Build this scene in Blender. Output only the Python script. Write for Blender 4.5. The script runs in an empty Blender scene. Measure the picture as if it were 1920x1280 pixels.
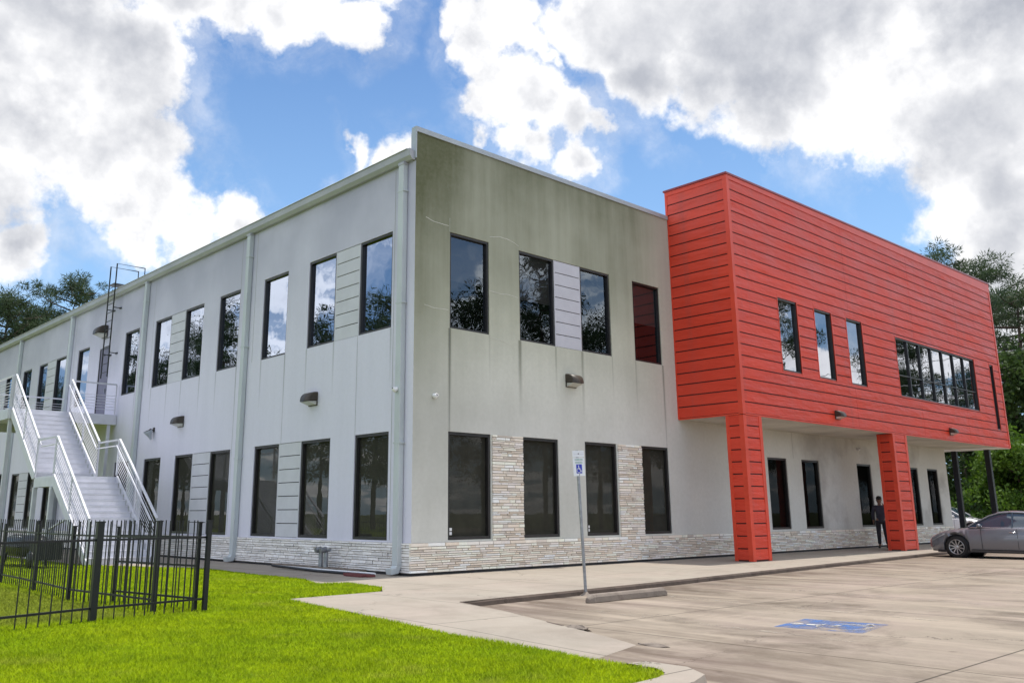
import bpy, math, random
import numpy as np
from mathutils import Vector, Matrix
S = bpy.context.scene
COL = S.collection
rnd = random.Random(7)
rad = math.radians

# ------------------------------------------------------------------ helpers
def tag(o, label=None, cat=None, group=None, kind=None):
    if label: o['label'] = label
    if cat: o['category'] = cat
    if group: o['group'] = group
    if kind: o['kind'] = kind
    return o

def thing(name, label, cat, loc=(0, 0, 0), rz=0.0, group=None):
    o = bpy.data.objects.new(name, None); COL.objects.link(o)
    o.location = loc; o.rotation_euler = (0, 0, rz); o.empty_display_size = 0.2
    return tag(o, label, cat, group)

class MB:
    def __init__(s): s.v = []; s.f = []; s.sm = []
    def add(s, vs, fs, smooth=False):
        n = len(s.v); s.v += [tuple(p) for p in vs]
        for f in fs: s.f.append(tuple(i + n for i in f)); s.sm.append(smooth)
        return s
    def quad(s, a, b, c, d): return s.add([a, b, c, d], [(0, 1, 2, 3)])
    def poly(s, pts): return s.add(pts, [tuple(range(len(pts)))])
    def box(s, x0, x1, y0, y1, z0, z1):
        if x0 > x1: x0, x1 = x1, x0
        if y0 > y1: y0, y1 = y1, y0
        if z0 > z1: z0, z1 = z1, z0
        return s.add([(x0,y0,z0),(x1,y0,z0),(x1,y1,z0),(x0,y1,z0),(x0,y0,z1),(x1,y0,z1),(x1,y1,z1),(x0,y1,z1)],
              [(0,3,2,1),(4,5,6,7),(0,1,5,4),(1,2,6,5),(2,3,7,6),(3,0,4,7)])
    def prism(s, poly, ax, a, b):
        # poly: 2D points, extruded along axis ax from a to b
        def P(p, t):
            return {0: (t, p[0], p[1]), 1: (p[0], t, p[1]), 2: (p[0], p[1], t)}[ax]
        n = len(poly)
        vs = [P(p, a) for p in poly] + [P(p, b) for p in poly]
        fs = [tuple(range(n))[::-1], tuple(range(n, 2*n))] + [(i, (i+1) % n, n + (i+1) % n, n + i) for i in range(n)]
        return s.add(vs, fs)
    def bar(s, p, q, w, h=None, up=(0, 0, 1)):
        # rectangular bar between two points
        h = h or w
        p = Vector(p); q = Vector(q); d = (q - p).normalized(); u = Vector(up)
        if abs(d.dot(u)) > .98: u = Vector((0, 1, 0))
        r = d.cross(u).normalized() * (w/2); u = r.cross(d).normalized() * (h/2)
        vs = [p-r-u, p+r-u, p+r+u, p-r+u, q-r-u, q+r-u, q+r+u, q-r+u]
        return s.add(vs, [(0,3,2,1),(4,5,6,7),(0,1,5,4),(1,2,6,5),(2,3,7,6),(3,0,4,7)])
    def tube(s, pts, r, n=8, cap=True):
        pts = [Vector(p) for p in pts]; rs = r if isinstance(r, (list, tuple)) else [r]*len(pts)
        vs = []; fs = []; pu = None
        for i, p in enumerate(pts):
            d = (pts[min(i+1, len(pts)-1)] - pts[max(i-1, 0)]).normalized()
            u = pu if pu is not None else (Vector((0,0,1)) if abs(d.z) < .9 else Vector((1,0,0)))
            a = d.cross(u).normalized(); b = a.cross(d).normalized(); pu = b
            for k in range(n):
                t = 2*math.pi*k/n; vs.append(p + (a*math.cos(t) + b*math.sin(t))*rs[i])
        m = len(pts)
        for i in range(m-1):
            for k in range(n): fs.append((i*n+k, i*n+(k+1) % n, (i+1)*n+(k+1) % n, (i+1)*n+k))
        s.add(vs, fs, True)
        if cap: s.add(vs[:n], [tuple(range(n))[::-1]]); s.add(vs[-n:], [tuple(range(n))])
        return s
    def lathe(s, prof, n=24, M=None):
        # prof: (r, z) revolved about local z, transformed by M
        vs = []; fs = []
        for (r, z) in prof:
            for k in range(n):
                t = 2*math.pi*k/n; p = Vector((r*math.cos(t), r*math.sin(t), z)); vs.append(M @ p if M else p)
        for i in range(len(prof)-1):
            for k in range(n): fs.append((i*n+k, i*n+(k+1) % n, (i+1)*n+(k+1) % n, (i+1)*n+k))
        return s.add(vs, fs, True)
    def build(s, name, mat, parent=None, bevel=0.0):
        me = bpy.data.meshes.new(name); me.from_pydata(s.v, [], s.f)
        me.polygons.foreach_set('use_smooth', s.sm); me.update()
        if mat: me.materials.append(mat)
        o = bpy.data.objects.new(name, me); COL.objects.link(o)
        if parent is not None: o.parent = parent
        if bevel:
            b = o.modifiers.new('bevel', 'BEVEL'); b.width = bevel; b.segments = 2; b.limit_method = 'ANGLE'
        return o

def copy_tree(o, parent=None):
    c = o.copy(); COL.objects.link(c)
    if parent is not None: c.parent = parent
    for ch in list(o.children): copy_tree(ch, c)
    return c

# ------------------------------------------------------------------ material helpers
class NT:
    def __init__(s, nt): s.t = nt; s.n = nt.nodes; s.l = nt.links
    def node(s, typ, **kw):
        n = s.n.new(typ)
        for k, v in kw.items(): setattr(n, k, v)
        return n
    def set(s, inp, v):
        if v is None: return
        if isinstance(v, bpy.types.NodeSocket): s.l.new(v, inp)
        else: inp.default_value = v
    def math(s, op, a, b=None, c=None, clamp=False):
        n = s.node('ShaderNodeMath', operation=op, use_clamp=clamp)
        s.set(n.inputs[0], a); s.set(n.inputs[1], b)
        if c is not None: s.set(n.inputs[2], c)
        return n.outputs[0]
    def vmath(s, op, a, b=None):
        n = s.node('ShaderNodeVectorMath', operation=op); s.set(n.inputs[0], a)
        if b is not None:
            if op == 'SCALE': s.set(n.inputs[3], b)
            else: s.set(n.inputs[1], b)
        return n.outputs[1] if op in ('LENGTH', 'DISTANCE', 'DOT_PRODUCT') else n.outputs[0]
    def noise(s, vec, scale=5, detail=4, rough=.5, dist=0, out=0):
        n = s.node('ShaderNodeTexNoise'); s.set(n.inputs['Vector'], vec)
        n.inputs['Scale'].default_value = scale; n.inputs['Detail'].default_value = detail
        n.inputs['Roughness'].default_value = rough; n.inputs['Distortion'].default_value = dist
        return n.outputs[out]
    def mapr(s, v, a, b, c=0, d=1, smooth=False):
        n = s.node('ShaderNodeMapRange', interpolation_type='SMOOTHSTEP' if smooth else 'LINEAR', clamp=True)
        s.set(n.inputs[0], v)
        for i, x in enumerate((a, b, c, d)): n.inputs[i+1].default_value = x
        return n.outputs[0]
    def mix(s, f, a, b, mode='MIX'):
        n = s.node('ShaderNodeMix', data_type='RGBA', blend_type=mode, clamp_factor=True)
        s.set(n.inputs[0], f)
        s.set(n.inputs[6], tuple(a)+(1,) if isinstance(a, (tuple, list)) and len(a) == 3 else a)
        s.set(n.inputs[7], tuple(b)+(1,) if isinstance(b, (tuple, list)) and len(b) == 3 else b)
        return n.outputs[2]
    def coord(s, which='Object'): return s.node('ShaderNodeTexCoord').outputs[which]
    def pos(s): return s.node('ShaderNodeNewGeometry').outputs['Position']
    def sep(s, v):
        n = s.node('ShaderNodeSeparateXYZ'); s.l.new(v, n.inputs[0]); return n.outputs
    def scale(s, v, xyz): return s.vmath('MULTIPLY', v, xyz)
    def bump(s, h, strength=.3, dist=.02):
        n = s.node('ShaderNodeBump'); s.l.new(h, n.inputs['Height'])
        n.inputs['Strength'].default_value = strength; n.inputs['Distance'].default_value = dist
        return n.outputs[0]

def mat(name, color=(.5,.5,.5), rough=.6, metal=0.0, spec=.5, fn=None, **kw):
    m = bpy.data.materials.new(name); m.use_nodes = True
    t = NT(m.node_tree); b = m.node_tree.nodes['Principled BSDF']
    b.inputs['Base Color'].default_value = tuple(color)+(1,)
    b.inputs['Roughness'].default_value = rough; b.inputs['Metallic'].default_value = metal
    b.inputs['Specular IOR Level'].default_value = spec
    for k, v in kw.items(): b.inputs[k].default_value = v
    if fn: fn(t, b)
    return m

def speckle(c, amt=.15, scale=6, rough=.6, detail=6, bump=0.0, metal=0., spec=.4, name='m', stretch=(1,1,1)):
    def fn(t, b):
        p = t.scale(t.pos(), stretch)
        n = t.noise(p, scale, detail, .6)
        lo = tuple(x*(1-amt) for x in c); hi = tuple(min(1, x*(1+amt)) for x in c)
        t.set(b.inputs['Base Color'], t.mix(t.mapr(n, .3, .7), lo, hi))
        if bump: t.set(b.inputs['Normal'], t.bump(t.noise(p, scale*8, 5, .6), bump, .01))
    return mat(name, c, rough, metal, spec, fn)

M = {}
# --- building walls (stucco/tilt panel) with real mildew stains
def front_fn(t, b):
    P = t.pos(); x, y, z = t.sep(P)
    big = t.noise(P, .35, 5, .55)
    strk = t.noise(t.scale(P, (3.2, 1, .22)), 1.0, 6, .65)
    fine = t.noise(P, 9, 6, .7)
    top = t.mapr(z, 5.0, 10.4, 0, 1)
    f = t.math('ADD', t.math('MULTIPLY', top, .62), t.math('MULTIPLY', t.mapr(strk, .35, .7), t.mapr(z, 3.5, 8, .05, .13)))
    f = t.math('ADD', f, t.math('MULTIPLY', t.mapr(big, .35, .65), .22))
    leftm = t.math('MULTIPLY', t.mapr(x, .15, 2.0, .36, 0), t.mapr(z, 1.0, 4.5, 0, 1))
    f = t.math('ADD', f, leftm)
    rt = t.mapr(x, 8.6, 10.2, 1, .45)
    f = t.math('MULTIPLY', f, rt, clamp=True)
    c = t.mix(f, (.68, .67, .635), (.125, .13, .078))
    c = t.mix(t.math('MULTIPLY', t.mapr(z, 3.4, 6.2, .12, .85), t.mapr(x, 9.0, 10.3, 1, .5)), c, (.93, .955, .80), 'MULTIPLY')
    c = t.mix(t.mapr(fine, .35, .75, 0, .22), c, (.34, .34, .28))
    # run-off streaks from window corners
    tot = None
    for xc, w, zb, st in ((1.1,.03,3.3,1.0),(2.42,.02,4.9,.4),(3.5,.04,4.2,.9),(4.87,.025,4.9,.55),(5.95,.035,4.3,.8),(7.25,.02,4.9,.4),(8.33,.02,4.7,.4),(9.66,.035,4.0,.8)):
        d = t.math('ABSOLUTE', t.math('SUBTRACT', x, xc))
        a = t.mapr(d, w*.3, w*2.2, st, 0)
        a = t.math('MULTIPLY', a, t.mapr(z, zb-.6, 5.68, 0, 1))
        a = t.math('MULTIPLY', a, t.math('LESS_THAN', z, 5.7))
        tot = a if tot is None else t.math('MAXIMUM', tot, a)
    tot = t.math('MULTIPLY', tot, t.mapr(strk, .25, .65, .4, 1))
    c = t.mix(tot, c, (.10, .105, .07))
    # irregular grey-brown patches on the wall under the overhang
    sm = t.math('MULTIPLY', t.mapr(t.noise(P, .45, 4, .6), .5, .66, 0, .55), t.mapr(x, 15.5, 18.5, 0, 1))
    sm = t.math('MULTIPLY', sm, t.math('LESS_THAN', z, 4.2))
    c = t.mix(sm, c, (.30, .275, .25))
    t.set(b.inputs['Base Color'], c)
    t.set(b.inputs['Normal'], t.bump(t.noise(P, 60, 6, .7), .22, .01))
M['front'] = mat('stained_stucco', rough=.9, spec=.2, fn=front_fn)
def side_fn(t, b):
    P = t.pos(); x, y, z = t.sep(P)
    strk = t.noise(t.scale(P, (1, 2.2, .18)), 1.0, 6, .65)
    fine = t.noise(P, 9, 6, .7)
    c = t.mix(t.mapr(strk, .3, .75, 0, .4), (.665, .655, .755), (.56, .55, .64))
    c = t.mix(t.math('MULTIPLY', t.mapr(z, 5.6, 9.6, 0, .9), t.mapr(t.noise(t.scale(P, (1, .5, .5)), 1.0, 4), .3, .6, .5, 1)), c, (.37, .37, .46))
    c = t.mix(t.mapr(fine, .4, .8, 0, .15), c, (.42, .43, .44))
    drip = None
    for yc in (.9, 3.38, 4.71, 5.85, 7.2, 8.72, 10.06, 11.22, 12.6, 13.75, 15.08, 16.57):
        d = t.math('ABSOLUTE', t.math('SUBTRACT', y, yc))
        a = t.math('MULTIPLY', t.mapr(d, .01, .05, .55, 0), t.mapr(z, 4.2, 5.66, 0, 1))
        a = t.math('MULTIPLY', a, t.math('LESS_THAN', z, 5.7))
        drip = a if drip is None else t.math('MAXIMUM', drip, a)
    c = t.mix(drip, c, (.26, .27, .28))
    t.set(b.inputs['Base Color'], c)
    t.set(b.inputs['Normal'], t.bump(t.noise(P, 60, 6, .7), .2, .01))
M['side'] = mat('pale_stucco', rough=.9, spec=.2, fn=side_fn)
M['panel'] = speckle((.545,.545,.59), .06, 2, .6, name='grey_panel', bump=.05)
M['groove'] = mat('groove_dark', (.02,.02,.022), .8)
def stone_fn(t, b):
    a = t.node('ShaderNodeAttribute', attribute_name='tint').outputs['Color']
    P = t.pos()
    n = t.noise(P, 14, 8, .65)
    c = t.mix(t.mapr(n, .35, .8, 0, .28), a, (.58, .48, .38))
    c = t.mix(t.mapr(t.noise(P, 45, 5, .7), .55, .8, 0, .35), c, (.75, .72, .68))
    t.set(b.inputs['Base Color'], c)
    t.set(b.inputs['Normal'], t.bump(t.noise(P, 35, 8, .7), .7, .02))
M['stone'] = mat('ledger_stone', rough=.9, spec=.2, fn=stone_fn)
def red_fn(t, b):
    P = t.pos(); x, y, z = t.sep(P)
    n = t.noise(t.scale(P, (.35, .35, 1.2)), 1.4, 5, .6)
    c = t.mix(t.mapr(n, .3, .7), (.62, .046, .020), (.75, .070, .034))
    fade = t.math('MULTIPLY', t.mapr(z, 7.5, 11.5, 0, .4), t.mapr(t.noise(P, .9, 4), .35, .65))
    c = t.mix(fade, c, (.50, .12, .095))
    wn = t.node('ShaderNodeTexWhiteNoise', noise_dimensions='2D'); cb = t.node('ShaderNodeCombineXYZ')
    t.l.new(t.math('FLOOR', t.math('DIVIDE', t.math('SUBTRACT', z, 4.105), .343)), cb.inputs[0]); t.l.new(t.math('FLOOR', t.math('DIVIDE', t.math('ADD', x, -.7), 4.9)), cb.inputs[1]); t.l.new(cb.outputs[0], wn.inputs['Vector'])
    c = t.mix(t.mapr(wn.outputs[0], 0, 1, 0, .30), c, (.50, .040, .022))
    drip = t.noise(t.scale(P, (2.4, 2.4, .12)), 1.0, 6, .7)
    c = t.mix(t.mapr(drip, .52, .75, 0, .45), c, (.42, .075, .06))
    t.set(b.inputs['Base Color'], c)
    t.set(b.inputs['Roughness'], t.mapr(n, .3, .7, .36, .60))
    t.set(b.inputs['Normal'], t.bump(t.noise(t.scale(P, (.6, .6, 2.6)), 1.8, 4, .55), .6, .08))
M['red'] = mat('red_painted_metal', rough=.42, spec=.35, fn=red_fn)
M['redback'] = mat('dark_red_backing', (.055,.008,.006), .7)  # dark red backing seen through the gaps between boards
M['redtrim'] = speckle((.66,.062,.028), .1, 1.5, .4, name='red_trim')
M['trim'] = speckle((.38,.42,.46), .1, 1.2, .5, name='galvanised_trim', metal=.0, spec=.5)
M['gutter'] = speckle((.36,.37,.40), .12, .9, .45, name='gutter_metal', spec=.5)
M['down'] = speckle((.48,.515,.53), .12, 1.4, .5, name='downspout_paint', stretch=(1,1,.3))
M['white'] = speckle((.60,.60,.65), .08, 3, .45, name='white_steel_paint')
M['soffit'] = speckle((.60,.56,.49), .2, .8, .85, name='soffit_stucco')
M['frame'] = speckle((.022,.02,.02), .3, 4, .35, name='bronze_frame', spec=.5)
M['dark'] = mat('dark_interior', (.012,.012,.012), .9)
M['blind'] = mat('roller_shade', (.20,.19,.19), .9)
M['blind2'] = mat('pale_shade', (.55,.56,.6), .9)
M['screen'] = speckle((.052,.050,.040), .2, 3, .8, name='solar_screen')
M['black'] = speckle((.010,.010,.012), .3, 8, .4, name='black_steel')
M['bronze'] = speckle((.05,.04,.03), .3, 8, .45, name='lamp_bronze')
M['galv'] = speckle((.30,.31,.33), .25, 12, .4, name='galvanised_steel', metal=.75)
M['plastic'] = mat('white_plastic', (.75,.75,.75), .4)
M['lens'] = mat('frosted_lens', (.5,.5,.45), .2)
M['door'] = speckle((.15,.14,.20), .12, 2, .5, name='plum_door')

def glass(name, tint, refl, col=(1,1,1), wav=.003, rough=0.0, top=.75):
    m = bpy.data.materials.new(name); m.use_nodes = True
    t = NT(m.node_tree); t.n.remove(t.n['Principled BSDF'])
    out = t.n['Material Output']
    tr = t.node('ShaderNodeBsdfTransparent'); tr.inputs[0].default_value = tuple(tint)+(1,)
    gl = t.node('ShaderNodeBsdfGlossy'); gl.inputs['Color'].default_value = tuple(col)+(1,); gl.inputs['Roughness'].default_value = rough
    bp = t.bump(t.noise(t.pos(), 1.3, 2, .5), 1.0, wav); t.l.new(bp, gl.inputs['Normal'])
    lw = t.node('ShaderNodeLayerWeight'); lw.inputs[0].default_value = .45
    f = t.mapr(lw.outputs['Fresnel'], 0, 1, refl, min(1, refl+top))
    mx = t.node('ShaderNodeMixShader'); t.l.new(f, mx.inputs[0]); t.l.new(tr.outputs[0], mx.inputs[1]); t.l.new(gl.outputs[0], mx.inputs[2])
    t.l.new(mx.outputs[0], out.inputs[0]); return m
M['glass_up'] = glass('reflective_glass', (.20,.21,.23), .20, (.54,.60,.72), top=.34)
M['glass_fr'] = glass('smoked_glass', (.45,.45,.45), .13, (.58,.66,.74), top=.36)
M['glass_lo'] = glass('screened_glass', (.75,.75,.72), .012, (.9,.9,.9), .001, top=.055)
M['glass_red'] = glass('tinted_glass', (.15,.15,.15), .30, (.80,.82,.88), top=.5)
M['glass_car'] = glass('car_glass', (.12,.14,.16), .12, (1,1,1), .001)

# --- ground materials
def concrete(name, a, b2, dark, damt, joint=None, scale=.5, warm=None, stain=False):
    def fn(t, b):
        P = t.pos(); x, y, z = t.sep(P)
        n1 = t.noise(P, scale, 6, .62, .6); n2 = t.noise(P, 3.2, 8, .7); n3 = t.noise(P, 40, 4, .7)
        c = t.mix(t.mapr(n1, .32, .68), a, b2)
        if warm:
            c = t.mix(t.mapr(t.noise(t.vmath('ADD', P, (13, 5, 0)), scale*.8, 4, .6), .45, .7, 0, .7), c, warm)
        dk = t.math('MULTIPLY', t.mapr(t.noise(t.vmath('ADD', P, (31, 9, 0)), scale*.9, 7, .68, 1.2), .5, .72), damt)
        c = t.mix(dk, c, dark)
        c = t.mix(t.mapr(n2, .35, .75, 0, .28), c, dark)
        c = t.mix(t.mapr(n3, .35, .8, 0, .25), c, tuple(min(1, v*1.25) for v in a))
        spots = t.node('ShaderNodeTexVoronoi'); t.l.new(t.vmath('ADD', P, t.vmath('SCALE', t.noise(P, 2, 2, .5, 0, 1), .5)), spots.inputs['Vector']); spots.inputs['Scale'].default_value = 1.3
        c = t.mix(t.mapr(spots.outputs[0], .03, .07, .55, 0), c, dark)
        cv = t.node('ShaderNodeTexVoronoi', feature='DISTANCE_TO_EDGE'); t.l.new(t.vmath('ADD', P, t.vmath('SCALE', t.noise(P, .8, 6, .7, 0, 1), 1.6)), cv.inputs['Vector']); cv.inputs['Scale'].default_value = .16
        crk = t.math('MULTIPLY', t.mapr(cv.outputs[0], .0008, .0022, .85, 0), t.mapr(t.noise(P, .5, 2), .45, .55))
        c = t.mix(crk, c, tuple(v2*.4 for v2 in dark))
        if stain:
            kd = t.math('ADD', y, t.math('MULTIPLY', x, -.065))          # distance from the kerb line
            near = t.math('MAXIMUM', t.mapr(kd, -8.5, -5.0, 0, 1), t.math('MULTIPLY', t.mapr(x, -1.5, -5, 0, 1), t.mapr(y, -15, -10, .2, 1)))
            st = t.math('MULTIPLY', near, t.mapr(t.noise(t.scale(P, (1.5, .34, 1)), 1.1, 8, .7, .6), .40, .60))
            c = t.mix(t.math('MULTIPLY', st, .85), c, (.080,.054,.038))
        trk = t.math('MULTIPLY', t.mapr(t.noise(t.scale(t.vmath('ADD', P, (3, 7, 0)), (1.9, .22, 1)), 1.0, 6, .65, .3), .5, .68), .5 if stain else 0.0)
        c = t.mix(trk, c, tuple(v2*1.35 for v2 in a))
        if joint:
            sx, sy, ox, oy, w = joint
            for v, s_, o_ in ((x, sx, ox), (y, sy, oy)):
                fr = t.math('ABSOLUTE', t.math('SUBTRACT', t.math('FRACT', t.math('DIVIDE', t.math('ADD', v, o_), s_)), .5))
                g = t.mapr(fr, w/s_, w/s_*1.8, .8, 0)
                c = t.mix(g, c, tuple(v2*.35 for v2 in dark))
        t.set(b.inputs['Base Color'], c)
        t.set(b.inputs['Normal'], t.bump(t.noise(P, 30, 8, .7), .25, .01))
    return mat(name, a, .85, 0, .25, fn)
M['lot'] = concrete('lot_concrete', (.285,.238,.185), (.235,.198,.155), (.085,.066,.048), 1.0, (4.6, 4.6, 1.1, 1.0, .009), .42, (.28,.215,.19), True)
M['walk'] = concrete('walk_concrete', (.325,.285,.235), (.275,.245,.205), (.17,.14,.11), .6, (1.9, 4.2, .3, .6, .007), .5, (.33,.27,.23))
M['kerb'] = concrete('kerb_concrete', (.115,.088,.070), (.075,.055,.045), (.03,.022,.018), .8, None, 1.6)
M['stop'] = concrete('stop_concrete', (.24,.20,.165), (.18,.15,.125), (.08,.06,.05), .7, None, 2.5)
def lawn_fn(t, b):
    P = t.pos()
    c = t.mix(t.mapr(t.noise(P, .55, 6, .6), .3, .7), (.14,.20,.002), (.19,.24,.003))
    c = t.mix(t.mapr(t.noise(P, 25, 5, .7), .4, .7, 0, .7), c, (.045,.075,.012))
    t.set(b.inputs['Base Color'], c)
    t.set(b.inputs['Normal'], t.bump(t.noise(P, 40, 5, .7), .8, .03))
M['lawn'] = mat('lawn_soil', rough=.95, spec=.1, fn=lawn_fn)
def blade_fn(t, b):
    P = t.pos(); x, y, z = t.sep(P)
    c = t.mix(t.mapr(t.noise(P, .5, 5, .6), .32, .68), (.28,.42,.001), (.39,.50,.002))
    c = t.mix(t.mapr(t.noise(P, 1.7, 6, .7), .42, .66, 0, .7), c, (.15,.25,.002))
    c = t.mix(t.mapr(t.noise(P, 11, 4, .7), .45, .68, 0, .65), c, (.10,.18,.003))
    c = t.mix(t.mapr(t.noise(P, 55, 2, .5), .55, .75, 0, .6), c, (.46,.46,.05))
    c = t.mix(t.mapr(t.noise(t.vmath('ADD', P, (7, 3, 0)), .9, 6, .65), .56, .72, 0, .55), c, (.36,.36,.06))
    # dull, half-dry turf inside the fence
    dry = t.math('MULTIPLY', t.mapr(x, -7.6, -7.1, 1, 0), t.mapr(y, -3.7, -3.3, 0, 1))
    c = t.mix(t.math('MULTIPLY', dry, .5), c, (.16,.15,.045))
    t.set(b.inputs['Base Color'], c)
    nn = t.node('ShaderNodeNewGeometry').outputs['Normal']
    nv = t.vmath('NORMALIZE', t.vmath('ADD', t.vmath('SCALE', nn, .55), (0, 0, 1))); t.set(b.inputs['Normal'], nv)
    tr = t.node('ShaderNodeBsdfTranslucent'); t.set(tr.inputs[0], c)
    mx = t.node('ShaderNodeMixShader'); mx.inputs[0].default_value = .35
    t.l.new(b.outputs[0], mx.inputs[1]); t.l.new(tr.outputs[0], mx.inputs[2]); t.l.new(mx.outputs[0], t.n['Material Output'].inputs[0])
M['blade'] = mat('grass_blade', rough=.7, spec=.08, fn=blade_fn)
M['dirt'] = speckle((.07,.06,.035), .4, 8, .95, name='lawn_edge_soil', bump=.5)
def far_fn(t, b):
    P = t.pos()
    t.set(b.inputs['Base Color'], t.mix(t.mapr(t.noise(P, .12, 5, .6), .35, .65), (.06,.085,.025), (.11,.12,.04)))
M['far'] = mat('rough_grass', rough=.95, spec=.1, fn=far_fn)
def paint(name, col, lo, hi, sc=9):
    m = bpy.data.materials.new(name); m.use_nodes = True
    t = NT(m.node_tree); b = t.n['Principled BSDF']; b.inputs['Base Color'].default_value = tuple(col)+(1,); b.inputs['Roughness'].default_value = .8
    tr = t.node('ShaderNodeBsdfTransparent'); mx = t.node('ShaderNodeMixShader')
    f = t.mapr(t.noise(t.pos(), sc, 7, .75), lo, hi)
    t.l.new(f, mx.inputs[0]); t.l.new(tr.outputs[0], mx.inputs[1]); t.l.new(b.outputs[0], mx.inputs[2]); t.l.new(mx.outputs[0], t.n['Material Output'].inputs[0])
    return m
M['line'] = paint('worn_white_paint', (.38,.335,.27), .48, .70, 5)
M['hcblue'] = paint('worn_blue_paint', (.045,.13,.35), .36, .68, 2.6)
M['hcwhite'] = paint('worn_symbol_paint', (.50,.47,.42), .47, .62, 4)
def leafmat(name, a, b2, hi, tw=.3, nscale=.6):
    def fn(t, b):
        P = t.pos(); n = t.noise(P, nscale, 4, .6)
        c = t.mix(t.mapr(n, .35, .65), a, b2)
        c = t.mix(t.mapr(t.noise(P, 7, 3, .6), .5, .75, 0, .7), c, hi)
        t.set(b.inputs['Base Color'], c)
        tr = t.node('ShaderNodeBsdfTranslucent'); t.set(tr.inputs[0], c)
        mx = t.node('ShaderNodeMixShader'); mx.inputs[0].default_value = tw
        t.l.new(b.outputs[0], mx.inputs[1]); t.l.new(tr.outputs[0], mx.inputs[2]); t.l.new(mx.outputs[0], t.n['Material Output'].inputs[0])
    return mat(name, a, .55, 0, .3, fn)
M['pine'] = leafmat('pine_needles', (.030,.058,.030), (.055,.085,.032), (.10,.115,.045), .35)
M['leaf'] = leafmat('broad_leaves', (.030,.066,.016), (.060,.105,.020), (.12,.16,.035), .38)
M['leafb'] = leafmat('sunlit_leaves', (.05,.115,.012), (.09,.175,.014), (.18,.25,.03), .4)
M['bark'] = speckle((.085,.065,.05), .35, 5, .95, name='pine_bark', bump=.8)

# ------------------------------------------------------------------ camera
F0 = dict(cx=-12.61118, cy=-16.04065, cz=1.35, yaw=0.73817, pitch=0.23282, roll=-0.00371, f=1665.89736, px=-66.535, py=-74.11455)
yaw, pit, rol = F0['yaw'], F0['pitch'], F0['roll']
Fv = Vector((math.sin(yaw)*math.cos(pit), math.cos(yaw)*math.cos(pit), math.sin(pit)))
Rv = Vector((math.cos(yaw), -math.sin(yaw), 0)); Uv = Rv.cross(Fv)
R2 = Rv*math.cos(rol) + Uv*math.sin(rol); U2 = -Rv*math.sin(rol) + Uv*math.cos(rol)
cam = bpy.data.cameras.new('camera'); co = bpy.data.objects.new('camera', cam); COL.objects.link(co)
mt = Matrix.Identity(4)
for i in range(3): mt[i][0] = R2[i]; mt[i][1] = U2[i]; mt[i][2] = -Fv[i]
mt[0][3], mt[1][3], mt[2][3] = F0['cx'], F0['cy'], F0['cz']
co.matrix_world = mt
cam.sensor_width = 36; cam.lens = F0['f']/1920*36; cam.shift_x = 66.535/1920; cam.shift_y = -74.115/1920
cam.clip_start = .1; cam.clip_end = 3000
S.camera = co
CAM = Vector((F0['cx'], F0['cy'], F0['cz']))
def skydir(px, py):
    # direction in the sky of a cloud centre
    return (R2*((px-960+66.535)/F0['f']) - U2*((py-640+74.115)/F0['f']) + Fv).normalized()

# ------------------------------------------------------------------ light and sky
SUN_EL, SUN_AZ = rad(78.5), rad(87.5)       # azimuth from +Y towards +X
sd = Vector((math.sin(SUN_AZ)*math.cos(SUN_EL), math.cos(SUN_AZ)*math.cos(SUN_EL), math.sin(SUN_EL)))
sl = bpy.data.lights.new('sun', 'SUN'); sl.energy = 3.15; sl.angle = rad(.9); sl.color = (1, .955, .88)
so = bpy.data.objects.new('sun', sl); COL.objects.link(so); so.rotation_euler = sd.to_track_quat('Z', 'Y').to_euler(); so.location = (0, 0, 60)
W = bpy.data.worlds.new('World'); S.world = W; W.use_nodes = True
t = NT(W.node_tree); bg = t.n['Background']
sky = t.node('ShaderNodeTexSky', sky_type='NISHITA'); sky.sun_disc = False
sky.sun_elevation = SUN_EL; sky.sun_rotation = SUN_AZ; sky.altitude = 50; sky.air_density = 1.0; sky.dust_density = .6; sky.ozone_density = 2.2
D = t.vmath('NORMALIZE', t.coord('Generated'))
warp = t.vmath('SUBTRACT', t.noise(D, 5.0, 6, .6, 0, 1), (.5, .5, .5))
Dw = t.vmath('ADD', D, t.vmath('SCALE', warp, .16))
BL = [(60,60,190),(185,110,150),(120,230,160),(215,290,135),(300,380,95),(225,400,85),(-70,150,230),(330,440,70),(265,455,70),(15,510,62),(440,425,50),
 (335,-45,100),(450,-15,90),(560,15,85),(640,50,62),(700,-20,60),
 (850,35,50),(905,75,62),(970,55,75),(1032,95,38),(935,150,62),(1000,195,88),(1080,225,75),(1130,235,48),(905,205,42),(1080,310,62),(985,292,52),(920,275,30),
 (680,272,36),(740,290,52),(650,252,22),(700,312,32),(622,347,20),(415,330,16),
 (1150,35,115),(1230,110,105),(1330,150,112),(1430,165,118),(1540,170,112),(1605,235,56),(1690,150,125),(1300,-60,210),(1550,-60,260),(1810,0,260),(1850,200,140),(1868,330,112),(1900,450,115),(1930,590,120),(1400,50,160),
 (60,690,60),(1500,-300,300),(500,-300,250),(-250,300,260),(2150,300,300)]
dens = None
for (bx, by, br) in BL:
    c = skydir(bx, by); r = br/F0['f']*1.06
    v = t.math('MULTIPLY_ADD', t.vmath('DISTANCE', Dw, tuple(c)), -1.0/r, 1.0)
    v = t.math('MULTIPLY', v, min(1.6, .55 + r*9))
    dens = v if dens is None else t.math('SMOOTH_MAX', dens, v, .12)
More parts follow.
